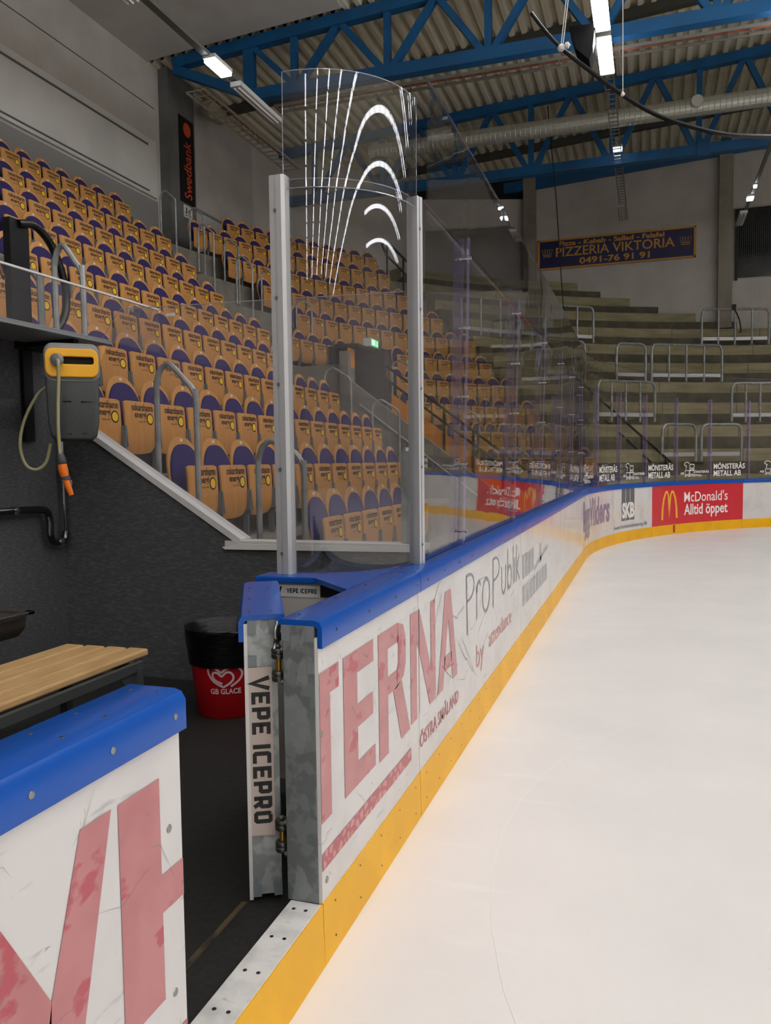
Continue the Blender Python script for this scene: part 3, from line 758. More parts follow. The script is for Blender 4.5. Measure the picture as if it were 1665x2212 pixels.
# ------------------------------------------------------------------ players box walls
struct('wall_back_of_box', MB().box(-2.95, -2.85, -2.5, 4.48, .1, 2.36), 'wall_dark', 'dark grey back wall of the players box')
zt = lambda x: 1.06+(-1.50-x)*.634
w2 = [(-2.85, 4.48, .15), (-.30, 4.48, .15), (-.30, 4.48, 1.045), (-1.50, 4.48, 1.045), (-2.85, 4.48, zt(-2.85)-.015)]
struct('wall_end_of_box', MB().prism(w2, (0, .10, 0)), 'wall_dark', 'dark grey end wall of the players box with sloping top')
tr = MB().prism([(-1.50, 4.462, 1.045), (-2.85, 4.462, zt(-2.85)-.015), (-2.85, 4.462, zt(-2.85)+.025), (-1.49, 4.462, 1.085)], (0, .135, 0))
tr.box(-1.60, -.30, 4.455, 4.60, 1.035, 1.075)
struct('trim_2', tr, 'trim_white', 'white coping on the sloping end wall of the box')
tp = MB()
tp.prism([(-1.60, 4.452, 1.02), (-.34, 4.452, 1.03), (-.34, 4.452, 1.06), (-1.5, 4.452, 1.058), (-1.62, 4.452, 1.035)], (0, .003, 0))
tag(obj('sealing_tape', tp, 'tape_clear'), 'strip of clear tape along the flat coping of the box end wall', 'tape')
sh = MB().box(-2.85, -2.40, -1.0, 4.46, 2.345, 2.375)
SHF = tag(obj('shelf', sh, 'shelf_grey', bevel=.004), 'grey shelf board projecting from top of the players box back wall', 'shelf')
BK = thing('shelf_bracket', 'black steel bracket holding up the grey shelf board', 'bracket', (-2.84, 4.18, 1.97))
obj('arm', MB().box(-2.845, -2.82, 4.09, 4.40, 2.30, 2.345).box(-2.83, -2.45, 4.15, 4.20, 2.315, 2.345), 'black_metal', BK)
obj('upright', MB().box(-2.85, -2.82, 4.13, 4.21, 1.72, 2.31), 'black_metal', BK)
SG = thing('shelf_screen', 'clear plastic screen with white top strip standing on the grey shelf', 'screen', (-2.4, 2.5, 2.375))
obj('pane', MB().box(-2.406, -2.398, -.5, 5.0, 2.36, 2.665), 'plexi', SG)
obj('top_strip', MB().box(-2.41, -2.394, -.5, 5.0, 2.66, 2.672), 'trim_white', SG)
obj('clip', MB().box(-2.412, -2.392, 4.70, 4.74, 2.60, 2.64), 'chrome', SG)
EG = thing('box_screen', 'tall clear plastic screen standing on the box end wall', 'screen', (-1.4, 4.53, 1.08))
eg = MB().prism([(-2.75, 4.535, zt(-2.75)), (-1.5, 4.535, 1.08), (-.42, 4.535, 1.075), (-.42, 4.535, 2.55), (-2.38, 4.535, 2.59)], (0, .008, 0))
obj('pane', eg, 'plexi', EG)
obj('polished_edge', MB().tube([(-.42, 4.539, 2.55), (-2.38, 4.539, 2.59)], .003, 6).tube([(-2.38, 4.539, 2.59), (-2.62, 4.539, 2.30)], .002, 6), 'plexi_edge', EG)
obj('sticker', MB().box(-2.03, -1.965, 4.53, 4.534, 2.515, 2.535), 'sticker_grey', EG)
# screen post between box and boards
tag(obj('screen_post', MB().box(-.445, -.385, 4.50, 4.56, 1.08, 1.62).lathe([(.03, 0), (.022, .02), (0, .025)], (-.415, 4.53, 1.62), 8), 'steel_pipe'), 'short grey post at the ice end of the box screen', 'post')
# hose reel
RX, RY, RZ = -2.325, 3.98, 1.715
HR = thing('hose_reel', 'grey and yellow wall hose reel hanging above the players bench', 'hose reel', (RX, RY, RZ))
fang = math.atan2(CP.y-RY, CP.x-RX)
fd = V3((math.cos(fang), math.sin(fang), 0)); sd = V3((-fd.y, fd.x, 0))   # sd = to the right seen from the camera
def rp_(u, d, z): q = V3((RX, RY, RZ))+sd*(u*.82)+fd*d; return (q.x, q.y, RZ+z)
def rrect(w, h0, h1, r, n=5, cu=0.):
    o = []
    for cx_, cz_, a0 in ((w-r, h1-r, 0), (-w+r, h1-r, 90), (-w+r, h0+r, 180), (w-r, h0+r, 270)):
        for i in range(n+1): a = math.radians(a0+90*i/n); o.append((cu+cx_+r*math.cos(a), cz_+r*math.sin(a)))
    return o
def slab(poly2, d0, d1, bulge=None):
    mb = MB(); n = len(poly2); cu = sum(p[0] for p in poly2)/n; cv = sum(p[1] for p in poly2)/n
    rings = [(1., d0), (1., d1-.02), (.97, d1-.006), (.92, d1)]
    for k, d in rings: mb.v += [rp_(cu+(a-cu)*k, d, cv+(b-cv)*k) for a, b in poly2]
    for j in range(3):
        for i in range(n): l = (i+1) % n; mb.f.append((j*n+i, j*n+l, (j+1)*n+l, (j+1)*n+i))
    mb.f += [tuple(range(n-1, -1, -1)), tuple(range(3*n, 4*n))]
    return mb
body = [(.175, .44), (-.175, .44), (-.183, .40), (-.178, .25), (-.172, .10), (-.155, .02), (-.12, -.005), (.12, -.005), (.155, .02), (.172, .10), (.178, .25), (.183, .40)]
obj('drum_case', slab(body, -.16, .10), 'reel_grey', HR, smooth=True)
obj('rim', slab(rrect(.188, .33, .56, .06), -.12, .105), 'reel_light', HR, smooth=True)
yr = rrect(.178, .36, .525, .05)
hol = rrect(.105, .435, .478, .015, cu=.04)
ym = MB(); n = len(yr)
for d in (.10, .128):
    ym.v += [rp_(a, d, b) for a, b in yr]; ym.v += [rp_(a, d, b) for a, b in hol]
for i in range(n):
    l = (i+1) % n
    ym.f += [(2*n+i, 2*n+l, 3*n+l, 3*n+i), (i, n+i, n+l, l), (i, l, 2*n+l, 2*n+i), (n+i, 3*n+i, 3*n+l, n+l)]
obj('handle_plate', ym, 'reel_yellow', HR, label='yellow handle plate', bevel=.006)
obj('handle_slot', MB().prism([rp_(a, .098, b) for a, b in hol], fd*.008), 'black_void', HR)
each('vent_slot', MB().prism([rp_(-.07, .1, .215), rp_(-.012, .1, .215), rp_(-.012, .1, .224), rp_(-.07, .1, .224)], fd*.002).prism([rp_(.05, .1, .213), rp_(.14, .1, .22), rp_(.05, .1, .224)], fd*.002).prism([rp_(-.07, .1, .033), rp_(-.015, .1, .028), rp_(-.015, .1, .034)], fd*.002).prism([rp_(.055, .1, .03), rp_(.1, .1, .035), rp_(.055, .1, .036)], fd*.002), 'black_void', HR)
obj('hose_guide', MB().lathe([(.012, -.03), (.034, -.02), (.038, 0), (.03, .02), (.012, .03)], rp_(-.095, .15, .455), 14, 'y'), 'reel_light', HR, smooth=True)
hs = [rp_(-.095, .165, .455), rp_(-.088, .20, .43), rp_(-.09, .19, .35), rp_(-.1, .18, .2), rp_(-.105, .175, .05), rp_(-.1, .17, -.09)]
def smoothpath(p, k=6):
    p = [V3(q) for q in p]; o = []
    for i in range(len(p)-1):
        p0, p1, p2, p3 = p[max(i-1, 0)], p[i], p[i+1], p[min(i+2, len(p)-1)]
        for j in range(k):
            t = j/k; o.append(.5*((2*p1)+(p2-p0)*t+(2*p0-5*p1+4*p2-p3)*t*t+(3*p1-p0-3*p2+p3)*t**3))
    o.append(p[-1]); return o
hp = smoothpath(hs)
obj('hose', MB().tube(hp, .0105, 10), 'hose', HR, smooth=True)
obj('hose_stripe', MB().tube([q+fd*.0095-sd*.002 for q in hp], .0025, 6), 'hose_line', HR)
nz = lambda u, z: rp_(u, .168, z)
NZ = obj('connector', MB().tube([nz(-.1, -.085), nz(-.095, -.11), nz(-.09, -.135), nz(-.088, -.145)], [.02, .025, .028, .022], 12), 'reel_grey', HR, smooth=True)
obj('collar', MB().tube([nz(-.072, -.215), nz(-.07, -.235)], .024, 12), 'reel_grey', NZ, smooth=True)
obj('orange_coupling', MB().tube([nz(-.088, -.145), nz(-.085, -.17), nz(-.078, -.20), nz(-.073, -.215)], [.026, .028, .026, .024], 12), 'nozzle_orange', NZ, smooth=True, label='orange coupling with red button')
obj('orange_nozzle', MB().tube([nz(-.07, -.235), nz(-.06, -.26), nz(-.035, -.325)], [.018, .019, .014], 12), 'nozzle_orange', NZ, smooth=True, label='orange nozzle')
lp = smoothpath([rp_(-.17, -.05, .32), rp_(-.24, -.06, .27), rp_(-.33, -.07, .13), rp_(-.37, -.07, -.02), rp_(-.34, -.06, -.14), rp_(-.27, -.05, -.175), rp_(-.20, -.05, -.13), rp_(-.165, -.05, -.02)])
obj('feed_hose', MB().tube(lp, .0095, 8), 'hose', HR, smooth=True)
obj('feed_hose_stripe', MB().tube([q+fd*.009 for q in lp], .0022, 6), 'hose_line', HR)
obj('wall_mount', MB().prism([rp_(-.15, -.45, .1), rp_(-.09, -.45, .1), rp_(-.09, -.15, .1), rp_(-.15, -.15, .1)], (0, 0, .25)), 'black_metal', HR)
# pipes on the back wall
WP = thing('waste_pipe', 'chromed waste pipe with trap running along the dark back wall', 'pipe', (-2.8, 3.9, 1.28))
wp = smoothpath([(-2.79, 2.0, 1.285), (-2.79, 3.2, 1.285), (-2.79, 3.9, 1.285), (-2.79, 4.18, 1.28), (-2.79, 4.25, 1.265), (-2.79, 4.275, 1.21), (-2.79, 4.275, 1.12), (-2.79, 4.30, 1.065), (-2.79, 4.36, 1.05), (-2.79, 4.41, 1.07), (-2.79, 4.425, 1.12)], 5)
obj('pipe', MB().tube(wp, .024, 12), 'chrome_dim_room', WP, smooth=True)
obj('collar', MB().tube([(-2.79, 3.96, 1.285), (-2.79, 3.985, 1.285)], .03, 14), 'chrome', WP, smooth=True)
obj('trap_nut', MB().tube([(-2.79, 4.345, 1.052), (-2.79, 4.375, 1.052)], .03, 12), 'chrome', WP)
SP = thing('supply_pipe', 'thin chromed supply pipe with shut-off valve below the hose reel', 'pipe', (-2.8, 4.42, 1.1))
obj('pipe', MB().tube([(-2.80, 4.43, 1.10), (-2.80, 4.43, 1.9)], .009, 8), 'chrome', SP, smooth=True)
obj('valve', MB().tube([(-2.80, 4.43, 1.50), (-2.80, 4.43, 1.56)], .018, 10).box(-2.79, -2.75, 4.42, 4.44, 1.515, 1.53), 'steel_dark', SP)
PLK = thing('padlock', 'small grey padlock hanging on the supply pipe valve', 'padlock', (-2.77, 4.44, 1.44))
obj('lock_body', MB().box(-2.785, -2.755, 4.425, 4.465, 1.425, 1.465), 'padlock', PLK, bevel=.003)
obj('shackle', MB().tube([(-2.77, 4.432, 1.46), (-2.77, 4.432, 1.49), (-2.77, 4.445, 1.505), (-2.77, 4.458, 1.49), (-2.77, 4.458, 1.46)], .004, 6), 'steel', PLK)
# sink
SK = thing('sink_basin', 'brushed steel wash basin at the left picture edge above the bench', 'sink', (-2.45, 3.1, .6))
obj('bowl', MB().prism([(-2.26, 2.2, .78), (-2.26, 3.50, .75), (-2.27, 3.50, .68), (-2.32, 3.46, .62), (-2.42, 3.42, .59), (-2.8, 3.42, .59), (-2.85, 3.5, .75), (-2.85, 2.2, .78)][:0] or [(-2.85, 2.6, .755), (-2.30, 2.6, .755), (-2.31, 2.6, .67), (-2.36, 2.6, .62), (-2.45, 2.6, .60), (-2.85, 2.6, .60)], (0, .92, 0)), 'sink_steel', SK, bevel=.02)
obj('rim', MB().box(-2.85, -2.28, 2.55, 2.60, .745, .765).box(-2.85, -2.28, 3.50, 3.55, .745, .765).box(-2.32, -2.28, 2.55, 3.55, .745, .765).box(-2.85, -2.80, 2.55, 3.55, .745, .765), 'sink_steel', SK, bevel=.004)
# bench
BN = thing('players_bench', 'slatted pine bench on grey steel frame in the players box', 'bench', (-1.75, 2.6, .15))
for k in range(4):
    x0 = -2.04+k*.13
    obj('slat', MB().box(x0, x0+.114, .9, 3.51+.006*k, .566, .602), 'timber', BN, bevel=.009)
each('side_rail', MB().box(-1.52, -1.49, .95, 3.42, .52, .564).box(-1.97, -1.94, .95, 3.42, .52, .564), 'bench_frame', BN)
obj('cross_bar', MB().box(-1.95, -1.51, 3.36, 3.40, .525, .564), 'bench_frame', BN)
for x, y in ((-1.53, 3.36), (-1.97, 3.36), (-1.53, 2.3), (-1.97, 2.3)):
    lg = MB().box(x, x+.045, y, y+.045, .15, .54)
    if y > 3: lg.prism([(x+.02, y, .52), (x+.02, y-.12, .52), (x+.02, y, .38)], (.006, 0, 0))
    obj('leg', lg, 'bench_frame', BN)
# bin
BX, BY = -1.335, 4.0
BI = thing('waste_bin', 'red ice cream waste bin lined with black bag beside the gate', 'bin', (BX, BY, .15))
obj('bucket', MB().lathe([(0, .15), (.172, .15), (.178, .156), (.205, .40), (.213, .50), (.207, .50), (.2, .42), (.17, .17), (0, .165)], (BX, BY, 0), 40), 'bin_red', BI, smooth=True)
wob = lambda i, a: .012*math.sin(9*a+i*2)+.008*math.sin(17*a+i) if 0 < i < 9 else 0
obj('bag', MB().lathe([(.15, .36), (.19, .52), (.222, .63), (.240, .648), (.243, .640), (.238, .62), (.232, .57), (.226, .50), (.222, .445), (.212, .44)], (BX, BY, 0), 60, wob=wob), 'bin_bag', BI, smooth=True)
fa = math.atan2(CP.y-BY, CP.x-BX)-.10
def bm_(u, v):
    r = .178+(v-.156)*.1107+.0025; a = fa+u/r; return (BX+r*math.cos(a), BY+r*math.sin(a), v)
def heart(k, cu, cv, t0=0., t1=2*PI, n=40):
    o = []
    for i in range(n+1):
        t = t0+(t1-t0)*i/n; o.append((cu+k*16*math.sin(t)**3*1.15, cv+k*(13*math.cos(t)-5*math.cos(2*t)-2*math.cos(3*t)-math.cos(4*t))))
    return o
hx = lambda pts: [((a-1432)/1283, .455-(b-365)/1283) for a, b in pts]
def fine(pts):
    return [(q.x, q.y) for q in smoothpath([(a, b, 0) for a, b in pts], 4)]
h1_ = fine(hx([(1470, 514), (1530, 470), (1553, 425), (1535, 388), (1490, 370), (1440, 385), (1405, 412)])); h2_ = fine(hx([(1405, 412), (1370, 385), (1332, 368), (1308, 388), (1316, 430), (1352, 478), (1418, 517)]))
h3_ = fine(hx([(1418, 517), (1472, 482), (1490, 445), (1472, 413), (1440, 410), (1408, 440)])); h4_ = fine(hx([(1408, 440), (1376, 412), (1347, 414), (1344, 445), (1370, 472), (1412, 492)]))
decal('heart_logo', [ribbon(h, .012) for h in (h1_, h2_, h3_, h4_)], bm_, 'bin_logo', BI)
decal('lettering', [fit('GB GLACE', -.085, .085, .296, .328, bold=.03)], bm_, 'bin_logo', BI)

# ------------------------------------------------------------------ grandstand
ROWS = [(-1.75, .98), (-2.50, 1.45), (-3.38, 2.02), (-4.28, 2.66), (-5.14, 3.30), (-5.99, 3.96), (-6.92, 4.69), (-7.78, 5.39), (-8.70, 6.13), (-9.62, 6.91), (-10.5, 7.6)]
def rowR(i): return RAD-ROWS[i][0]
def row_pt(i, y_or_s, dx=0., z=0.):
    """point on row i at length s along it (s<=YC straight), dx towards the ice"""
    x = ROWS[i][0]+dx; R = RAD-x
    if y_or_s <= YC: return (x, y_or_s, z)
    ph = (y_or_s-YC)/rowR(i); return (RAD-R*math.cos(ph), YC+R*math.sin(ph), z)
def y_of(i, s): return row_pt(i, s)[1]
# concrete tiers: one block per row, interrupted by the stairwell
def tier(i, s0, s1):
    x, z = ROWS[i]; zf = z-.55; zb = (ROWS[i-1][1]-.55-.3) if i else .0
    st = [s0, min(s1, YC)] if s0 < YC else [s0]
    n = 10
    if s1 > YC: st += [max(s0, YC)+(s1-max(s0, YC))*k/n for k in range(1, n+1)]
    return MB().sweep([(.42, zb), (.42, zf), (-.62, zf), (-.62, zb)], [(lambda a, b, s=s: row_pt(i, s, a, b)) for s in st])
tm = MB()
PHE = math.radians(39)
for i in range(11):
    R = rowR(i); sE = YC+R*PHE
    def s_at_y(y): return y if y <= YC else YC+R*math.asin(min(1, (y-YC)/R))
    if i == 0: segs = [(4.6, 12.2)]
    elif i < 5: segs = [(4.6, s_at_y(13.75)), (s_at_y(15.95), sE)]
    elif i == 5: segs = [(4.6, sE)]
    elif i == 10: segs = [(s_at_y(18.4), sE)]
    else: segs = [(4.6, sE)]
    for a, b in segs:
        m = tier(i, a, b); tm.add(m.v, m.f)
struct('floor_grandstand', tm, 'concrete', 'concrete tiers of the seated grandstand')

# one folding seat: local +x faces the ice, z = 0 at the middle of the printed logo
ST = thing('grandstand_seat', 'x', 'seat', (0, 0, 0))
def seat_pan():
    mb = MB(); w = .222; prof = [(.10, .02), (.06, .024), (0, .03), (-.12, .036), (-.22, .034), (-.30, .022), (-.345, .004)]
    out = []
    for side in (0, 1):
        for z, x in prof:
            for y in (-1, -.8, -.4, 0, .4, .8, 1):
                ww = w*(1 if z > -.25 else (.97 if z > -.32 else .86))
                zz = z-(.012 if (abs(y) == 1 and z == .10) else 0)
                mb.v.append((x-.016*side, y*ww, zz-(.02*(1-y*y) if z < -.29 else 0)))
    n = 7; m = len(prof); o = n*m
    for j in range(m-1):
        for k in range(n-1):
            q = j*n+k; mb.f += [(q, q+1, q+n+1, q+n), (o+q, o+q+n, o+q+n+1, o+q+1)]
    for k in range(n-1): mb.f += [(k, o+k, o+k+1, k+1)]; q = (m-1)*n+k; mb.f += [(q, q+1, o+q+1, o+q)]
    for j in range(m-1): q = j*n; mb.f += [(q, q+n, o+q+n, o+q)]; q = j*n+n-1; mb.f += [(q, o+q, o+q+n, q+n)]
    return mb
def back_outline(w, z0, z1, n=16, pw=2.3):
    """arch-topped board, y,z"""
    o = [(w*.86, z0)]
    for i in range(n+1):
        a = PI*i/n; c = math.cos(a); s_ = math.sin(a)
        o.append((w*(abs(c)**(2/pw))*(1 if c >= 0 else -1), (z1-.33)+.33*s_**(2/pw)))
    o.append((-w*.86, z0)); return o
def backx(z): return -.085-(z+.2)*.17
def back_board(out, t, d):
    n = len(out); mb = MB()
    mb.v = [(backx(z)+d, y, z) for y, z in out]+[(backx(z)+d-t, y, z) for y, z in out]
    mb.f = [tuple(range(n)), tuple(range(2*n-1, n-1, -1))]+[(i, n+i, n+(i+1) % n, (i+1) % n) for i in range(n)]
    return mb
obj('backrest', back_board(back_outline(.249, -.22, .335), .014, 0), 'plywood', ST)
obj('upholstery_pad', back_board(back_outline(.232, -.20, .275), .018, .018), 'fabric_purple', ST, label='purple upholstery pad')
SPN = obj('seat_pan', seat_pan(), 'plywood', ST, smooth=True)
fs_ = lambda u, v: (.0318 if v > -.02 else .034, u, v)
def fs_(u, v):
    pr = [(.10, .02), (.06, .024), (0, .03), (-.12, .036)]
    for (za, xa), (zb, xb) in zip(pr, pr[1:]):
        if v >= zb: return (xa+(xb-xa)*(za-v)/(za-zb)+.0022, u, v)
    return (.043, u, v)
decal('printed_name', [fit('oskarshamn', -.12, .195, .018, .082, bold=.02), fit('energi', -.085, .085, -.062, .010, bold=.02), fit('sedan 1905', -.03, .075, -.085, -.07)], fs_, 'seat_ink', SPN)
rim_ = []
for k in range(12): a = 2*PI*k/12; rim_.append(disc(.14+.036*math.cos(a), -.05+.036*math.sin(a), .008, 6))
decal('sun_rim', [disc(.14, -.05, .052, 20)], fs_, 'seat_ink', SPN)
decal('sun_emblem', [disc(.14, -.05, .040, 16)], lambda u, v: tuple(a+b for a, b in zip(fs_(u, v), (.0012, 0, 0))), 'sun_yellow', SPN)
obj('number_tag', MB().box(backx(.305)+.001, backx(.305)+.006, -.018, .018, .293, .316), 'tag_white', ST)
bk = MB().box(-.02, .058, .238, .262, -.34, -.12)
for y in (.222, .272): bk.prism([(-.01, y-.005, -.12), (.05, y-.005, -.12), (.064, y-.005, -.30), (-.01, y-.005, -.34)], (0, .010, 0))
bk.box(-.02, .03, .235, .265, -.56, -.34)
obj('bracket', bk, 'seat_bracket', ST)
remember(ST)
first_used = [False]
def seat(i, s, label, dz=0.):
    p = row_pt(i, s, 0, ROWS[i][1]+dz)
    ph = 0 if s <= YC else -(s-YC)/rowR(i)
    if not first_used[0]:
        first_used[0] = True; ST.location = p; ST.rotation_euler = (0, 0, ph); ST['label'] = label; ST['group'] = 'folding seats of the grandstand'; return ST
    return dup(ST, p, ph, label, 'folding seats of the grandstand')
cams = lambda P: ((V3(P)-CP).dot(rc)/(V3(P)-CP).dot(fw)*F+832.5, 1106-(V3(P)-CP).dot(uc)/(V3(P)-CP).dot(fw)*F)
RN = ['bottom', 'second', 'third', 'fourth', 'fifth', 'sixth', 'seventh', 'eighth', 'ninth', 'tenth', 'top']
NUM = ordn+['twenty-first', 'twenty-second', 'twenty-third', 'twenty-fourth', 'twenty-fifth', 'twenty-sixth', 'twenty-seventh', 'twenty-eighth']
Y0 = [6.60, 5.66, 5.59, 5.95, 6.36, 7.15, 8.1, 9.0, 10.0, 10.95]
S1 = [10.0, 11.6, 12.6, 13.1, 13.3, 13.75, 13.85, 14.2, 14.5, 14.75]
for i in range(10):
    s = Y0[i]; k = 0
    while s <= S1[i]:
        px, py = cams(row_pt(i, s, 0, ROWS[i][1]))
        if px > -25:
            seat(i, s, f'plywood seat, purple back: near block, {RN[i]} row, {NUM[k]} seat from left'); k += 1
        s += .5 if i != 0 else .49
C0 = {1: 16.5, 2: 16.2, 3: 14.5, 4: 18.5, 5: 23.0, 6: 13.6, 7: 13.2, 8: 12.8, 9: 12.4, 10: 18.5}
C1 = {1: 36.5, 2: 37, 3: 37, 4: 37, 5: 37, 6: 37.3, 7: 36.5, 8: 35.5, 9: 35, 10: 35}
for i in range(1, 11):
    R = rowR(i); d = math.degrees(.5/R); a = C0[i]+d/2; k = 0
    while a < C1[i]:
        seat(i, YC+R*math.radians(a), f'plywood seat, purple back: corner block, {RN[i]} row, {NUM[k]} seat from left', .06); k += 1; a += d
# six extra seats left of the stairwell in row six
for k in range(5):
    seat(5, YC+rowR(5)*math.radians(8.0)+.5*k, f'plywood seat, purple back: by stairwell post, sixth row, {NUM[k]} seat from left', .0)

# stairwell: concrete flank, orange flank, opening
struct('wall_stair_near', MB().prism([(-4.45, 13.72, 1.0), (-1.3, 13.72, 0), (-1.3, 13.72, .80), (-4.28, 13.72, 3.07), (-4.28, 13.72, 3.58), (-4.45, 13.72, 3.58)], (0, .14, 0)), 'concrete', 'sloping concrete wall on the near side of the stairwell')
struct('wall_stair_far', MB().prism([(-5.6, 15.85, 1.5), (-1.2, 15.85, 0), (-1.2, 15.85, .30), (-2.1, 15.85, .97), (-4.2, 15.85, 2.48), (-5.6, 15.85, 3.2)], (0, .14, 0)), 'concrete', 'sloping concrete base on the far side of the stairwell')
xs = [-4.15, -3.62, -3.02, -2.42, -1.82, -1.2]
for k in range(5):
    a, b = xs[k]+.02, xs[k+1]-.02
    zt2 = lambda x: 2.98+(x+4.15)*-.757; zb2 = lambda x: 2.45+(x+4.15)*-.722
    tag(obj('orange_panel', MB().prism([(a, 15.80, zb2(a)), (b, 15.80, zb2(b)), (b, 15.80, zt2(b)), (a, 15.80, zt2(a))], (0, .04, 0)), 'orange_board'),
        f'orange board on the stairwell flank, {ordn[k]} one counted down the slope', 'panel', 'orange stairwell boards')
struct('wall_opening', MB().box(-5.1, -4.95, 14.78, 16.0, 1.5, 3.84).box(-4.95, -4.3, 15.845, 15.99, 2.4, 3.85).box(-4.95, -4.62, 14.55, 14.68, 1.6, 3.36).box(-4.95, -4.45, 14.72, 15.84, 3.80, 3.86), 'brown_opening_gloom', 'stairwell opening walls under the seats, gloom put into their colour')
struct('wall_stair_block', MB().box(-5.6, -4.46, 13.86, 14.55, .5, 3.36), 'concrete', 'concrete block beside the stairwell opening')
tag(obj('orange_door_panel', MB().box(-4.66, -4.62, 14.70, 14.98, 2.85, 3.78), 'orange_board'), 'narrow orange board beside the dark stairwell opening', 'panel')
tag(obj('brown_door', MB().box(-4.94, -4.66, 14.99, 15.03, 1.9, 3.75), 'brown_opening_gloom'), 'dark brown door leaf standing open in the stairwell opening', 'door')
EX = thing('exit_sign', 'lit green exit sign box above the dark stairwell opening', 'exit sign', (-4.42, 15.35, 3.92))
obj('housing', MB().box(-4.50, -4.34, 15.16, 15.62, 3.86, 4.02), 'lamp_body', EX)
obj('sign_face', MB().box(-4.339, -4.334, 15.17, 15.61, 3.87, 4.01), 'exit_green', EX)
decal('pictogram', [rect(15.26, 15.32, 3.885, 3.995), rect(15.36, 15.41, 3.885, 3.995), poly((15.46, 3.89), (15.50, 3.94), (15.48, 3.97), (15.52, 3.995), (15.55, 3.97), (15.53, 3.93), (15.56, 3.89)), rect(15.2, 15.23, 3.885, 3.995)], lambda u, v: (-4.333, u, v), 'exit_white', EX)
HRL = thing('stair_handrail', 'black two-bar handrail on the orange stairwell flank', 'handrail', (-3.5, 15.8, 2.5))
rr = lambda x, h: (x, 15.80, 3.03+(x+4.2)*-.757+h)
each('rail', MB().tube([rr(-4.25, .47), rr(-1.3, .47)], .026, 8).tube([rr(-4.25, .2), rr(-1.3, .2)], .026, 8), 'black_metal', HRL)
b = MB()
for x in (-3.62, -3.02, -2.42, -1.82): b.bar(rr(x, -.55), rr(x, .47), .05, .05, (1, 0, 0))
each('post', b, 'black_metal', HRL)
tag(obj('wall_rail', MB().tube([(-4.05, 13.66, 2.60), (-1.9, 13.66, .95)], .018, 8).tube([(-4.05, 13.66, 2.6), (-4.05, 13.73, 2.6)], .01, 6).tube([(-2.6, 13.66, 1.49), (-2.6, 13.73, 1.49)], .01, 6), 'steel_pipe'), 'thin steel rail fixed to the near concrete stairwell wall', 'handrail')
tag(obj('wall_notice', MB().box(-4.55, -4.545, 13.0, 13.3, 2.45, 2.72), 'tag_white'), 'blank white notice on concrete by the stairwell', 'notice')

# hoop rails in the aisles: inverted U down the slope
def hoop(x0, x1, y, zf0, zf1, zt, label, r=.021, drop=.17):
    t = thing('aisle_hoop', label, 'handrail', ((x0+x1)/2, y, min(zf0, zf1)), 'steel hoop rails in the grandstand aisles')
    p = smoothpath([(x0, y, zf0), (x0, y, zt-.22), (x0+.004, y, zt-.13), (x0+.09*(x1-x0), y, zt-.05), (x0+.24*(x1-x0), y, zt-.006), (x0+.4*(x1-x0), y, zt-.012), (x0+.74*(x1-x0), y, zt-drop+.05), (x0+.9*(x1-x0), y, zt-drop), (x0+.98*(x1-x0), y, zt-drop-.06), (x1, y, zt-drop-.14), (x1, y, zf1)], 4)
    obj('tube', MB().tube(p, r, 8), 'steel_pipe', t, smooth=True)
    for x, z in ((x0, zf0), (x1, zf1)): obj('foot_plate', MB().box(x-.05, x+.05, y-.05, y+.05, z, z+.012), 'steel_pipe', t)
    return t
hoop(-2.30, -1.99, 4.80, .90, .43, 2.25, 'large steel hoop rail behind the sloping white coping')
hoop(-1.53, -1.20, 4.80, .43, -.02, 1.71, 'steel hoop rail behind the left aluminium post', drop=.12)
hoop(-3.12, -2.88, 4.80, 1.47, .90, 3.13, 'steel hoop rail behind the black bent tube at left')
hoop(-3.95, -3.25, 4.80, 2.11, 1.47, 3.14, 'steel hoop rail at the left picture edge above the shelf', .026)
BT = thing('bent_black_rail', 'black flat post with bent black tube behind the shelf screen', 'handrail', (-3.3, 4.7, 2.4))
obj('post', MB().box(-3.36, -3.30, 4.58, 4.76, 2.0, 3.30), 'black_metal', BT)
obj('tube', MB().tube(smoothpath([(-3.3, 4.66, 3.27), (-3.3, 4.82, 3.30), (-3.3, 4.97, 3.22), (-3.3, 5.06, 3.08), (-3.3, 5.12, 2.92), (-3.3, 5.12, 2.75), (-3.3, 5.05, 2.62), (-3.3, 4.95, 2.55), (-3.3, 4.8, 2.53)], 4), .030, 10), 'black_tube', BT, smooth=True)
for n_, (x0, y, i) in enumerate([(-8.97, 15.0, 9), (-9.01, 16.2, 9), (-8.08, 15.0, 8), (-8.15, 16.2, 8), (-7.2, 15.0, 7), (-7.24, 16.2, 7), (-6.41, 16.2, 6)]):
    zf, zf1 = ROWS[i][1]-.55, ROWS[i-1][1]-.55
    lab = ['hoop rail against the tall grey column, first of the upper aisle', 'hoop rail on far side of upper aisle, just right of the column', 'hoop rail on near side of upper aisle, second from the column', 'hoop rail on far side of upper aisle, second from the column', 'hoop rail on near side of upper aisle, third from the column', 'hoop rail beside the left aluminium post, far side of upper aisle', 'hoop rail just right of the left aluminium post, upper aisle'][n_]
    hoop(x0, x0+.36, y, zf, zf1, zf+.98, lab)
for n_, (x, y, zf) in enumerate([(-4.65, 13.5, 2.1), (-3.75, 13.5, 1.5), (-2.9, 16.3, 1.5), (-4.3, 16.4, 2.55), (-1.95, 16.8, .7)]):
    hoop(x, x+.5, y, zf, zf-.35, zf+1.15, ['hoop rail at the concrete post of the stairwell', 'hoop rail in front of the dark stairwell opening', 'hoop rail just right of the right aluminium post', 'hoop rail above the orange stairwell boards', 'low hoop rail at the foot of the orange boards'][n_])

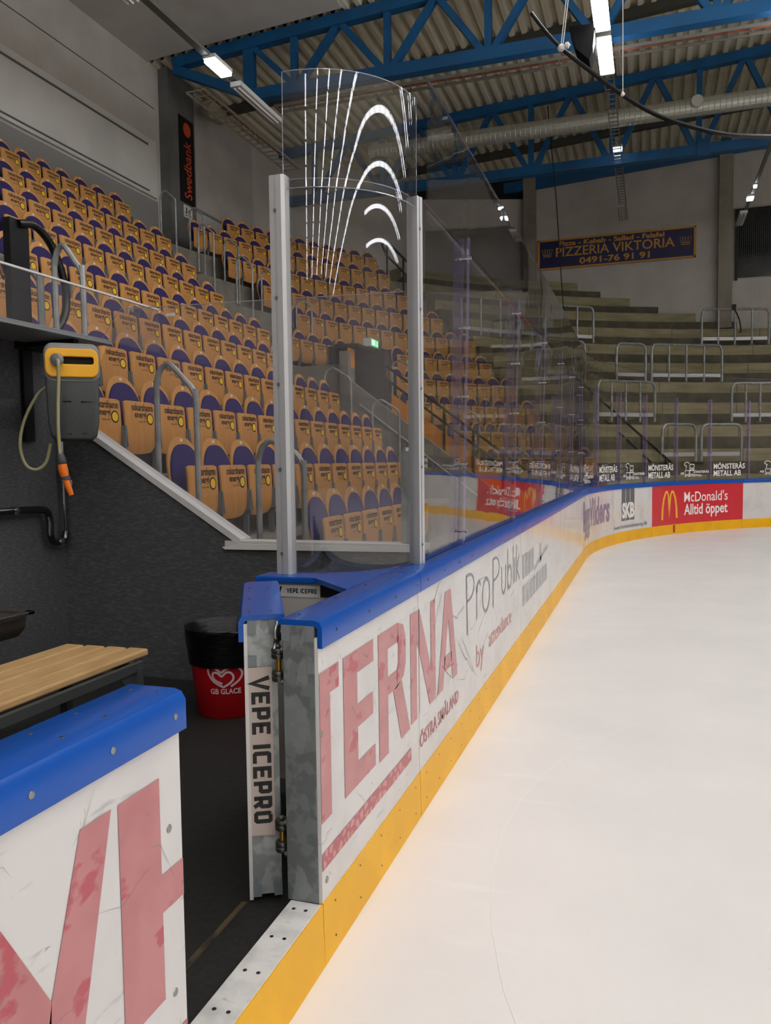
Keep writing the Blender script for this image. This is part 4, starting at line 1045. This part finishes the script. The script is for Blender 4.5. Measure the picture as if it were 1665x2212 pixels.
# ------------------------------------------------------------------ standing terrace at the rink end
def ftop(R): return 6.19-.757*(17.23-R)
light = MB(); dark = MB()
R0 = 10.55; k = 0
AP0 = math.radians(37.8)
while R0+.43*k < 19.4:
    R = R0+.43*k; z = ftop(R); zl = z-.365
    amax = PI/2 if R < 16.2 else math.asin(min(1, 16.28/R))
    n = 26; an = [AP0+(amax-AP0)*i/n for i in range(n+1)]
    tgt = light if k % 2 == 0 else dark
    r0 = R-(.16 if k % 2 == 0 else 0)
    pf = [(r0, zl-.02), (r0, z), (R+.5, z), (R+.5, zl-.02)]
    path = [(lambda a, b, ph=ph: (RAD-a*math.cos(ph), YC+a*math.sin(ph), b)) for ph in an]
    if R < 16.2: path.append(lambda a, b: (RAD+9, YC+a, b))
    tgt.sweep(pf, path); k += 1
struct('floor_terrace', light, 'concrete_light', 'pale plank fronts of the standing terrace behind the rink end')
struct('floor_terrace_risers', dark, 'concrete_dark', 'standing terrace risers behind the rink end, plank shade in their colour')  # shade of the gap under each plank is put into this tone
jt = MB()
for k in range(2, 30, 2):
    R = R0+.43*k-.162
    if R > 16.5: break
    for j in range(4):
        ph = math.radians(50+10*j+(k*37 % 9)); z = ftop(R+.162)
        p = V3((RAD-R*math.cos(ph), YC+R*math.sin(ph), z-.18)); nrm = V3((math.cos(ph), -math.sin(ph), 0)); tn = V3((math.sin(ph), math.cos(ph), 0))
        jt.obox(p, tn*.008, nrm*.003, V3((0, 0, .17)))
struct('trim_3', jt, 'concrete_dark', 'plank joints in the standing terrace')
def cyl_hit(px, py, R):
    d = fw+rc*((px-832.5)/F)+uc*(-(py-1106)/F); ox, oy = CP.x-RAD, CP.y-YC
    A_ = d.x**2+d.y**2; B_ = ox*d.x+oy*d.y; C_ = ox*ox+oy*oy-R*R
    t = (-B_+math.sqrt(B_*B_-A_*C_))/A_; return CP+d*t
def barrier(R, px0, px1, h, posts, label, board=True):
    z = ftop(R); py = 900.
    def ang(px):
        q = cyl_hit(px, 1106, R); p2 = V3((q.x-RAD, q.y-YC)); return math.atan2(p2.y, -p2.x)
    a0, a1 = ang(px0), ang(px1)
    f = lambda t, zz, dr=0: (RAD-(R+dr)*math.cos(a0+(a1-a0)*t), YC+(R+dr)*math.sin(a0+(a1-a0)*t), zz)
    t_ = thing('crush_barrier', label, 'crush barrier', f(.5, z), 'steel crush barriers on the standing terrace')
    L_ = R*abs(a1-a0); c = min(.18/L_, .4)
    p = smoothpath([f(0, z), f(0, z+h-.25), f(c*.25, z+h-.06), f(c, z+h), f(.5, z+h), f(1-c, z+h), f(1-c*.25, z+h-.06), f(1, z+h-.25), f(1, z)], 4)
    obj('frame', MB().tube(p, .038, 8), 'steel_pipe', t_, smooth=True)
    for j in range(1, posts+1): obj('post', MB().tube([f(j/(posts+1), z), f(j/(posts+1), z+h)], .031, 8), 'steel_pipe', t_, smooth=True)
    if board: obj('kick_board', MB().sweep([(0, z+.16), (0, z+.26), (.02, z+.26), (.02, z+.16)], [(lambda a, b, t=t: f(t, b, a)) for t in (.02, .5, .98)]), 'aluminium', t_)
    ft = MB()
    for j in range(posts+2): q = f(j/(posts+1), z); ft.box(q[0]-.07, q[0]+.07, q[1]-.05, q[1]+.05, z, z+.03)
    each('foot', ft, 'steel_dark', t_)
    return t_
barrier(15.75, 1511, 1654, 1.12, 3, 'highest crush barrier before the right wall column')
barrier(15.75, 1178, 1280, 1.10, 2, 'highest crush barrier at the left, behind the glass')
barrier(15.75, 1000, 1165, 1.10, 3, 'high crush barrier seen through the glass bays at far left')
barrier(14.0, 1405, 1555, 1.08, 3, 'middle crush barrier with three inner posts, below the blue sign')
barrier(14.0, 1330, 1392, 1.08, 0, 'narrow crush barrier left of the middle one')
barrier(14.0, 1180, 1262, 1.08, 1, 'middle crush barrier behind the last tall glass bay')
barrier(12.35, 1577, 1700, 1.07, 3, 'crush barrier cut by the right picture edge')
barrier(12.35, 1290, 1412, 1.07, 3, 'crush barrier above the black stair handrail')
barrier(10.95, 1429, 1501, .95, 0, 'low narrow crush barrier, left of the bottom pair')
barrier(10.95, 1513, 1599, .95, 0, 'low narrow crush barrier, right of the bottom pair')
TR = thing('terrace_handrail', 'black two-bar stair handrail down the standing terrace', 'handrail', (1, 21, 1.5))
h0, h1 = cyl_hit(1268, 838, 13.4), cyl_hit(1448, 998, 10.7)
m0, m1 = cyl_hit(1268, 870, 13.4), cyl_hit(1405, 998, 11.0)
each('rail', MB().tube([h0, h1], .032, 8).tube([m0, m1], .032, 8), 'black_metal', TR)
b = MB()
for t in (.05, .38, .68, .95):
    q = h0.lerp(h1, t); b.tube([q, q+V3((0, 0, -1.1))], .028, 8)
each('post', b, 'black_metal', TR)
UR = thing('terrace_handrail', 'black bent handrail high up behind the curved glass', 'handrail', (-5.5, 24, 7))
g0, g1 = cyl_hit(832, 520, 18.3), cyl_hit(905, 590, 16.4)
each('rail', MB().tube(smoothpath([g0+V3((0, 0, -.35)), g0+V3((-.1, 0, -.1)), g0, g0.lerp(g1, .5), g1], 4), .035, 8).tube([g0+V3((0, 0, -.4)), g1+V3((0, 0, -.4))], .03, 8), 'black_metal', UR)
b = MB()
for t in (.05, .55): q = g0.lerp(g1, t); b.tube([q, q+V3((0, 0, -1.2))], .03, 8)
each('post', b, 'black_metal', UR)
# strap with box on the top barrier
sp = cyl_hit(1585, 665, 15.72)
SB = thing('strap_box', 'black box with hanging strap on the highest crush barrier', 'box', sp)
obj('box', MB().box(sp.x-.06, sp.x+.06, sp.y-.06, sp.y+.04, sp.z-.06, sp.z+.1), 'black_metal', SB)
sq = cyl_hit(1600, 715, 15.70)
obj('strap', MB().tube(smoothpath([sp, sp.lerp(sq, .5)+V3((.05, 0, 0)), sq, sq+V3((-.06, 0, -.02))], 4), .02, 6), 'black_metal', SB)

# ------------------------------------------------------------------ hall shell
def roof(x): return 11.12+.062*(min(x, 15)+9.5)-.062*max(0, x-15)
struct('wall_left', MB().box(-10.75, -10.4, -37, 22, -.2, 12.6), 'wall_white', 'long white side wall behind the grandstand')
def wpan(x0, y0, x1, y1, z0, z1, th=.2):
    d = V3((x1-x0, y1-y0, 0)); d.normalize(); nn = V3((-d.y, d.x, 0))*th
    return MB().prism([(x0, y0, z0), (x1, y1, z0), (x1, y1, z1), (x0, y0, z1)], nn)
struct('wall_corner', wpan(-10.4, 22, -7.2, 27.6, -.2, 12.3), 'wall_white', 'white oblique wall in the hall corner')
struct('wall_corner_end', wpan(-7.2, 27.6, -3.36, 29, -.2, 10.75), 'wall_white', 'white oblique wall left of the beige column')
struct('trim_4', wpan(-7.2, 27.6, -3.36, 29, 10.75, 12.2), 'black_void', 'black band above the oblique corner wall')  # solid black sheet filling the space up to the roof
struct('wall_end', MB().box(-3.4, 32, 29, 29.3, -.2, 12.6), 'wall_white', 'white end wall with the blue pizzeria sign')
struct('wall_right', MB().box(31.5, 32, -37, 29, -.2, 12.6), 'wall_white', 'white side wall opposite, outside the picture')
struct('wall_near', MB().box(-10.4, 31.5, -37.3, -37, -.2, 12.6), 'wall_white', 'white wall behind the viewpoint')
# raised panel and grey strip on the side wall
struct('trim_5', MB().box(-10.4, -10.36, -6, 17.0, 5.8, 7.86), 'wall_grey', 'grey strip along the side wall above the top seats')
struct('trim_6', MB().box(-10.4, -10.33, -6, 16.95, 7.93, 9.25), 'wall_panel', 'smooth white wall panel along the side wall')
struct('trim_7', MB().box(-10.33, -10.31, -6, 16.6, 9.06, 9.10).box(-10.33, -10.31, -6, 16.6, 8.0, 8.03).box(-10.4, -10.39, -6, 17, 10.05, 10.07), 'rail_grey', 'grey rails on the white wall panel')
struct('trim_8', MB().box(-10.4, -10.37, 18.2, 21.9, 8.2, 8.26).box(-10.4, -10.37, 18.2, 21.9, 6.45, 6.55).box(-10.4, -10.35, 21.3, 21.36, 6.3, 8.2), 'wall_grey', 'panel joints on the side wall past the column')
COLM = tag(obj('column', MB().box(-10.4, -10.12, 17.2, 18.34, 5.5, 11.1), 'column_grey'), 'tall dark grey column on the side wall carrying the black banner', 'column')
BNR = thing('vertical_banner', 'black vertical bank banner with orange lettering on the grey column', 'banner', (-10.1, 17.93, 9))
x_ = -10.105
obj('panel', MB().box(x_-.014, x_, 17.60, 18.27, 8.07, 10.15), 'banner_black', BNR)
decal('disc_logo', [disc(17.96, 9.88, .17, 24)], lambda u, v: (x_+.002, u, v), 'banner_orange', BNR)
decal('lettering', [fit('Swedbank', 8.2, 9.6, 0, .34, bold=.01)], lambda u, v: (x_+.002, 18.13-v, u), 'banner_orange', BNR)
SGN = thing('block_sign', 'small white sign with letters J and K below the black banner', 'sign', (-10.1, 17.95, 7.85))
obj('plate', MB().box(x_-.014, x_-.004, 17.74, 18.12, 7.72, 8.02), 'tag_white', SGN)
decal('lettering', [fit('J', 17.78, 17.88, 7.81, 7.97, bold=.03), fit('K', 17.94, 18.08, 7.77, 7.93, bold=.03), rect(17.78, 17.90, 7.76, 7.78)], lambda u, v: (x_-.002, u, v), 'ink_black', SGN)
for x0, lab in ((-3.36, 'beige column on the end wall, left of the blue sign'), (3.0, 'beige column on the end wall, right of the blue sign'), (9.4, 'beige column on the end wall outside the picture')):
    if x0 < 5: tag(obj('column', MB().box(x0, x0+.43, 28.72, 29, 5.8, 11.4), 'column_beige'), lab, 'column', 'beige end wall columns')
# pizzeria sign
PZ = thing('pizzeria_sign', 'blue pizzeria sign with gold border and lettering on the end wall', 'sign', (-.3, 28.95, 8.7))
obj('panel', MB().box(-2.88, 2.33, 28.94, 28.98, 8.21, 9.24), 'sign_blue', PZ)
obj('border', MB().box(-2.88, 2.33, 28.93, 28.945, 9.18, 9.24).box(-2.88, 2.33, 28.93, 28.945, 8.21, 8.27).box(-2.88, -2.81, 28.93, 28.945, 8.21, 9.24).box(2.26, 2.33, 28.93, 28.945, 8.21, 9.24), 'sign_gold', PZ)
fp = lambda u, v: (u, 28.935, v)
sg = [fit('Pizza - Kebab - Sallad - Falafel', -2.15, 1.33, 8.98, 9.15, bold=.03), fit('PIZZERIA VIKTORIA', -2.25, 1.66, 8.62, 8.94, bold=.012), fit('0491-76 91 91', -1.45, .87, 8.32, 8.55, bold=.03)]
def crown(cu):
    o = [ribbon([(cu-.14, 8.66), (cu+.14, 8.66)], .025), ribbon([(cu-.13, 8.71), (cu+.13, 8.71)], .02)]
    for k in range(5):
        uu = cu-.14+.07*k; o.append(ribbon([(uu*1.0, 8.71), (uu+(k-2)*.012, 8.86)], .02)); o.append(disc(uu+(k-2)*.014, 8.89, .022, 8))
    o.append(ribbon([(cu-.17, 8.87), (cu-.13, 8.72)], .02)); o.append(ribbon([(cu+.17, 8.87), (cu+.13, 8.72)], .02)); return o
decal('lettering', sg, fp, 'sign_gold', PZ)
decal('crown_emblem', crown(-2.55), fp, 'sign_gold', PZ); decal('crown_emblem', crown(2.0), fp, 'sign_gold', PZ)
struct('window_1', MB().box(3.6, 7.4, 28.9, 28.98, 7.42, 9.55), 'screen_black', 'large dark window in the end wall at the right')
struct('trim_9', MB().box(3.52, 3.6, 28.88, 29, 7.35, 9.62).box(3.52, 7.5, 28.88, 29, 9.55, 9.62), 'black_metal', 'frame of the dark window')
BB = thing('store_banner', 'black store banner with outlined lettering on the end wall past the window', 'banner', (10.5, 28.9, 7.5))
obj('cloth', MB().box(7.9, 14.6, 28.9, 28.96, 6.6, 9.3), 'banner_black', BB)
decal('lettering', [fit('NORDIC', 9.0, 11.6, 8.25, 8.75), fit('STORE', 9.2, 11.0, 7.6, 8.05)], lambda u, v: (u, 28.895, v), 'paint_white', BB)
decal('green_mark', [rect(8.2, 8.6, 8.5, 8.75), rect(8.2, 8.8, 7.9, 8.2)], lambda u, v: (u, 28.895, v), 'banner_green', BB)
# small things stuck on the side wall
# ------------------------------------------------------------------ roof
rd = MB(); xs2 = []; x = -5.5; per = .29
top = []
while x < 31.5:
    for dx, dz in ((0, 0), (.10, 0), (.17, .14), (.25, .14)): pass
    top += [(x, 0.), (x+.15, 0.), (x+.21, .16), (x+.36, .16)]; x += per
def deck(x0, x1, y0, y1):
    pr = []; x = x0
    while x < x1: pr += [(x, 0.), (x+.10, 0.), (x+.145, .12), (x+.25, .12)]; x += per
    mb = MB(); n = len(pr)
    for y in (y0, y1): mb.v += [(a, y, roof(a)+b) for a, b in pr]
    for i in range(n-1): mb.f.append((i, i+1, n+i+1, n+i))
    return mb
dk = deck(-5.45, 31.4, -37, 16.9); d2 = deck(-11, 31.4, 16.9, 29.2); dk.add(d2.v, d2.f)
struct('ceiling', dk, 'roof_deck', 'beige corrugated steel roof deck')
struct('ceiling_soffit', MB().prism([(-10.5, -37, roof(-10.5)-.02), (-5.45, -37, roof(-5.45)-.02), (-5.45, -37, roof(-5.45)+.2), (-10.5, -37, roof(-10.5)+.2)], (0, 53.75, 0)), 'ceiling_white', 'smooth white ceiling above the grandstand')
struct('ceiling_outer', MB().box(-11.2, 32.2, -37.4, 29.6, 13.2, 13.4), 'beam_dark', 'outer roof above the corrugated deck')
bmx = MB()
for y in (19.6, 26.2): bmx.prism([(-10.4, y, roof(-10.4)-.2), (15, y, roof(15)-.2), (15, y, roof(15)+.02), (-10.4, y, roof(-10.4)+.02)], (0, .18, 0))
struct('trim_10', bmx, 'beam_dark', 'dark purlin under the roof deck')

def truss(y, zb, x0, x1, ztop, nodes, label, xe=None, pitch=2.19):
    t = thing('roof_truss', label, 'truss', ((x0+x1)/2, y, zb), 'blue roof trusses')
    T = []
    obj('top_chord', MB().bar((x0, y, ztop(x0)-.12), (15, y, ztop(15)-.12), .22, .24).bar((15, y, ztop(15)-.12), (x1, y, ztop(x1)-.12), .22, .24), 'truss_blue', t)
    obj('bottom_chord', MB().bar((nodes[0], y, zb+.12), (x1-2, y, zb+.12), .24, .25), 'truss_blue', t)
    if xe is not None: obj('end_brace', MB().bar((x0, y, ztop(x0)-.25), (nodes[0]+.15, y, zb+.1), .2, .2), 'truss_blue', t)
    p = pitch
    if xe is not None: obj('end_post', MB().bar((nodes[0], y, zb+.1), (nodes[0], y, ztop(nodes[0])-.2), .24, .2, (0, 1, 0)), 'truss_blue', t); obj('web_diagonal', MB().bar((nodes[0]+.1, y, ztop(nodes[0])-.2), (nodes[0]+1.1, y, zb+.22), .13, .14, (0, 1, 0)), 'truss_blue', t)
    for j, xb in enumerate([nodes[1]+p*k for k in range(18)]):
        if xb > 14: break
        zt_ = lambda x: ztop(x)-.22
        w = .15
        obj('web_post', MB().bar((xb, y, zb+.2), (xb, y, zt_(xb)), .14, w, (0, 1, 0)), 'truss_blue', t)
        obj('web_diagonal', MB().bar((xb+.12, y, zb+.22), (xb+p*.5-.05, y, zt_(xb+p*.5)), .14, w, (0, 1, 0)), 'truss_blue', t)
        obj('web_diagonal', MB().bar((xb+p*.5+.05, y, zt_(xb+p*.5)), (xb+p-.12, y, zb+.22), .14, w, (0, 1, 0)), 'truss_blue', t)
    return t
truss(16.95, 9.80, -9.75, 30, lambda x: roof(x)-.03, [-7.8, -6.68], 'nearest blue roof truss crossing above the tall glass', xe=1)
truss(22.9, 9.42, -9.9, 30, lambda x: roof(x)-.02, [-9.6, -8.77], 'second blue roof truss, behind the ventilation duct', pitch=2.17)
T3 = thing('roof_truss', 'far blue roof beam on top of the white end wall', 'truss', (0, 28.8, 11.2), 'blue roof trusses')
obj('beam', MB().bar((-6.0, 28.85, roof(-6)-.34), (15, 28.85, roof(15)-.34), .2, .36), 'truss_blue', T3)
obj('splice_plate', MB().box(3.05, 3.35, 28.7, 28.76, roof(3)-.5, roof(3)-.05), 'truss_blue', T3)
tag(obj('splice_bracket', MB().box(2.05, 2.35, 22.74, 22.80, 9.36, 9.78), 'truss_blue'), 'bolted blue splice plate on the second truss bottom chord', 'plate')

# ventilation duct with spiral seams and round cap
DU = thing('ventilation_duct', 'long galvanised spiral ventilation duct below the roof', 'duct', (10, 21.6, 10.1))
pf = []; x = -6.5
while x < 30: pf += [(.21, x), (.216, x+.012), (.21, x+.024)]; x += .13
obj('pipe', MB().lathe(pf, (0, 21.55, 10.12), 20, 'x'), 'duct', DU, smooth=False)
obj('round_cap', MB().lathe([(.0, -.04), (.13, -.04), (.15, 0), (.15, .15)], (1.95, 21.28, 10.16), 24, 'y'), 'lamp_off', DU, smooth=True)
tag(obj('duct_elbow', MB().tube(smoothpath([(-9.9, 19.3, 10.7), (-9.85, 18.6, 10.6), (-9.7, 18.3, 10.5), (-9.5, 18.25, 10.4)], 5), .2, 14), 'tray_paint', smooth=True), 'beige duct elbow beside the tall grey column', 'duct')

# cable ladders
def ladder(name, a, b, w, label, material='tray_steel', step=.3, cables=None, hang=None):
    a, b = V3(a), V3(b); d = b-a; L_ = d.length; d.normalize(); sdv = d.cross(V3((0, 0, 1))); sdv.normalize()
    t = thing(name, label, 'cable tray', (a+b)/2)
    m = MB()
    for s_ in (-1, 1): m.bar(a+sdv*(s_*w/2), b+sdv*(s_*w/2), .02, .06)
    each('side_rail', m, material, t)
    m = MB(); n = int(L_/step)
    for i in range(n+1): q = a+d*(i*step); m.bar(q-sdv*(w/2), q+sdv*(w/2), .025, .02)
    r_ = obj('rungs', m, material, t); r_['kind'] = 'stuff'
    if cables:
        m = MB()
        for o_ in cables: m.tube([a+sdv*o_+V3((0, 0, .05)), b+sdv*o_+V3((0, 0, .05))], .018, 6)
        each('cable', m, 'cable_red', t)
    return t
ladder('cable_ladder', (.06, 6, 9.535), (.06, 28.4, 9.535), .2, 'steel cable ladder above the row of rink lamps', step=.25)
ladder('cable_ladder', (-7.3, 17.3, 9.72), (28, 17.3, 9.72), .34, 'cable ladder with red cables below the nearest truss', step=.4, cables=(-.06, 0, .06))
ladder('cable_ladder', (-9.25, 17.0, 10.3), (-9.25, 22.5, 10.3), .5, 'wide cable ladder along the side wall past the column', 'tray_paint', .3, cables=(.1,))
# lamps
LB = thing('rink_lamp', 'x', 'lamp', (0, 0, 0))
obj('housing', MB().prism([(-.09, -.8, .0), (.09, -.8, .0), (.09, -.8, .03), (.07, -.8, .10), (-.07, -.8, .10), (-.09, -.8, .03)], (0, 1.6, 0)), 'lamp_body', LB)
obj('diffuser', MB().box(-.135, .135, -.76, .76, -.075, -.002), 'lamp_lens', LB, bevel=.012)
each('end_cap', MB().box(-.14, .14, -.805, -.765, -.07, .02).box(-.14, .14, .765, .805, -.07, .02), 'lamp_off', LB)
remember(LB)
lamp_rows = [(.06, 9.40), (3.3, 9.5), (6.6, 9.7), (9.9, 9.9), (13.2, 10.0), (16.5, 10.0), (19.8, 9.8), (23.1, 9.6), (26.4, 9.4)]
used = False
for r_, (lx, lz) in enumerate(lamp_rows):
    ys = [16.55-1.72*k for k in range(27 if r_ < 7 else 12)]
    for k, y in enumerate(ys):
        if r_ == 0: lab = f'rink lamp {["nearest the cable ladder end", "second from cable ladder end"][k] if k < 2 else NUM[k]+" from ladder end"}, row above the boards'
        else: lab = f'rink lamp, {ordn[r_]} row from the grandstand, {NUM[k]} from the far end'
        if r_ and k == 0: pass
        if not used: used = True; LB.location = (lx, y, lz); LB['label'] = lab; LB['group'] = 'lit rink lamps'
        else: dup(LB, (lx, y, lz), 0, lab, 'lit rink lamps')
for r_, (lx, lz) in enumerate(lamp_rows):
    y1 = 17.4; y0 = -29.5 if r_ < 7 else -3.5
    if r_ == 0: y1 = 5.98
    t = thing('lamp_channel', f'steel channel carrying the {ordn[r_]} row of rink lamps from the grandstand', 'rail', (lx, (y0+y1)/2, lz+.13), 'lamp channels under the roof')
    obj('channel', MB().box(lx-.04, lx+.04, y0, y1, lz+.10, lz+.16), 'rail_grey', t)
    hb = MB(); y = y0+1
    while y < y1: hb.tube([(lx, y, lz+.15), (lx, y, roof(lx)+.15)], .008, 5); y += 5.2
    each('hanger', hb, 'rail_grey', t)
lh = MB()
for y in (10.2, 20.0, 25.5): lh.tube([(.06, y, 9.53), (.06, y, roof(.06)+.15)], .006, 5)
for q_ in each('hanger_rod', lh, 'rail_grey'): tag(q_, 'thin rod carrying the cable ladder above the rink lamps', 'rod', 'rods of the cable ladder')
def unlit(loc, label, rot=0., n=1.5):
    t = thing('ceiling_lamp', label, 'lamp', loc, 'unlit strip lamps')
    t.rotation_euler = (0, 0, 0)
    obj('housing', MB().box(loc[0]-.10, loc[0]+.10, loc[1]-n/2, loc[1]+n/2, loc[2], loc[2]+.08), 'lamp_off', t)
    each('tube', MB().tube([(loc[0]-.04, loc[1]-n/2+.05, loc[2]-.02), (loc[0]-.04, loc[1]+n/2-.05, loc[2]-.02)], .015, 6).tube([(loc[0]+.04, loc[1]-n/2+.05, loc[2]-.02), (loc[0]+.04, loc[1]+n/2-.05, loc[2]-.02)], .015, 6), 'paint_white', t)
    return t
def small_lamp(loc, label, w=.14, l=.3):
    t = thing('emergency_lamp', label, 'lamp', loc, 'small lit emergency lamps')
    obj('housing', MB().box(loc[0]-w/2-.01, loc[0]+w/2+.01, loc[1]-l/2-.01, loc[1]+l/2+.01, loc[2]+.03, loc[2]+.09), 'lamp_body', t)
    obj('lens', MB().box(loc[0]-w/2, loc[0]+w/2, loc[1]-l/2, loc[1]+l/2, loc[2]-.03, loc[2]+.03), 'lamp_small', t, bevel=.01)
    return t
small_lamp((.07, 22.3, 9.62), 'small lit lamp above the second truss bottom chord', .22, .2)
unlit((.0, 27.4, 9.42), 'unlit strip lamp at the far end of the cable ladder')
RL = tag(obj('lamp_rail', MB().box(-5.93, -5.81, 4, 13.6, 8.10, 8.16), 'rail_grey'), 'grey lamp rail hanging over the grandstand', 'rail')
small_lamp((-5.82, 12.0, 8.03), 'bright small lamp on the lamp rail over the grandstand', .2, .55)
unlit((-5.83, 13.4, 8.0), 'unlit strip lamp just past the bright lamp over the grandstand', n=1.6)
unlit((-5.98, 9.3, 8.0), 'unlit strip lamp on the near end of the grandstand lamp rail', n=1.3)
hg = MB()
for y in (10.4,): hg.tube([(-5.87, y, 8.16), (-5.87, y, 11.3)], .012, 6)
tag(obj('hanger_rod', hg, 'rail_grey'), 'thin rod carrying the grandstand lamp rail', 'rod')
tag(obj('lamp_rail', MB().box(3.45, 3.53, 17, 26, 8.62, 8.68), 'rail_grey'), 'grey lamp rail at the right picture edge', 'rail')
small_lamp((3.46, 24.2, 8.55), 'lit small lamp on the right lamp rail', .16, .24)
small_lamp((3.47, 23.2, 8.56), 'tiny lit lamp higher on the right lamp rail', .08, .1)
unlit((3.42, 26.0, 8.5), 'unlit strip lamp at the far end of the right rail', n=1.3)
# drooping black pipe, cords, speaker, net
y_ = 10.
pts = smoothpath([(-.448, y_, 6.901), (-.28, y_, 6.66), (-.088, y_, 6.428), (.217, y_, 6.139), (.611, y_, 5.788), (.95, y_, 5.53), (1.298, y_, 5.351), (1.75, y_, 5.18), (2.3, y_, 5.08)], 5)
tag(obj('drooping_pipe', MB().tube(pts, [.022]*12+[.026]*(len(pts)-12), 8), 'black_tube', smooth=True), 'black flexible pipe drooping from white cords under the roof', 'pipe')
CD = thing('hanging_cord', 'white doubled cord tied round the black pipe near the lamps', 'cord', (-.088, y_, 6.43), 'white hanging cords')
each('cord', MB().tube([(-.098, y_, 6.45), (.035, y_, 7.6), (.3, y_, 11)], .006, 6).tube([(-.075, y_, 6.45), (.06, y_, 7.6), (.32, y_, 11)], .006, 6), 'rope_white', CD)
each('knot', MB().lathe([(.0, -.05), (.04, -.03), (.05, 0), (.03, .03), (0, .05)], (-.09, y_-.02, 6.43), 10).lathe([(.0, -.04), (.035, -.02), (.04, .01), (0, .04)], (-.02, y_-.03, 6.44), 8, 'x'), 'rope_white', CD, smooth=True)
CD2 = thing('hanging_cord', 'single white cord tied round the black pipe further right', 'cord', (.611, y_, 5.79), 'white hanging cords')
obj('cord', MB().tube([(.611, y_, 5.79), (.60, y_, 8), (.59, y_, 11.5)], .005, 6), 'rope_white', CD2)
obj('knot', MB().lathe([(.0, -.03), (.022, -.02), (.026, 0), (0, .04)], (.611, y_-.02, 5.79), 8), 'rope_white', CD2, smooth=True)
LS = thing('loudspeaker', 'black wedge loudspeaker hanging beside the lit lamps', 'loudspeaker', (-.3, 15.6, 9))
obj('cabinet', MB().prism([(-.52, 15.4, 9.42), (-.05, 15.4, 9.40), (-.07, 15.4, 9.05), (-.16, 15.4, 8.78), (-.40, 15.4, 9.02)], (0, .5, 0)), 'speaker_black', LS)
obj('front_edge', MB().prism([(-.07, 15.39, 9.28), (-.05, 15.39, 9.05), (-.09, 15.39, 8.88), (-.10, 15.39, 9.0)], (0, .02, 0)), 'rope_white', LS)
nt = MB().add([(-1.7, 21.9, 11.0), (-1.14, 21.9, 3.2), (6.5, 21.9, 3.2), (6.5, 21.9, 11.0)], [(0, 1, 2, 3)])
tag(obj('protective_net', nt, 'net_mesh'), 'fine dark protective net hanging behind the rink end glass', 'net')
tag(obj('net_wire', MB().tube([(-1.68, 21.85, 10.8), (-1.46, 21.85, 8.4), (-1.12, 21.85, 3.2)], .012, 6), 'black_metal'), 'dark wire at the left edge of the protective net', 'wire')

# ------------------------------------------------------------------ light and colour management
w = bpy.data.worlds.new('world'); SC.world = w; w.use_nodes = True
w.node_tree.nodes['Background'].inputs[0].default_value = (1, 1, 1, 1); w.node_tree.nodes['Background'].inputs[1].default_value = 0.0
SC.view_settings.view_transform = 'Standard'; SC.view_settings.look = 'None'
SC.view_settings.gamma = 1.; SC.view_settings.use_curve_mapping = False
SC.view_settings.exposure = -0.30
cy = SC.cycles
cy.max_bounces = 10; cy.diffuse_bounces = 4; cy.glossy_bounces = 5; cy.transparent_max_bounces = 40; cy.transmission_bounces = 6
cy.use_denoising = True; cy.caustics_reflective = False; cy.caustics_refractive = False
cy.sample_clamp_indirect = 4.
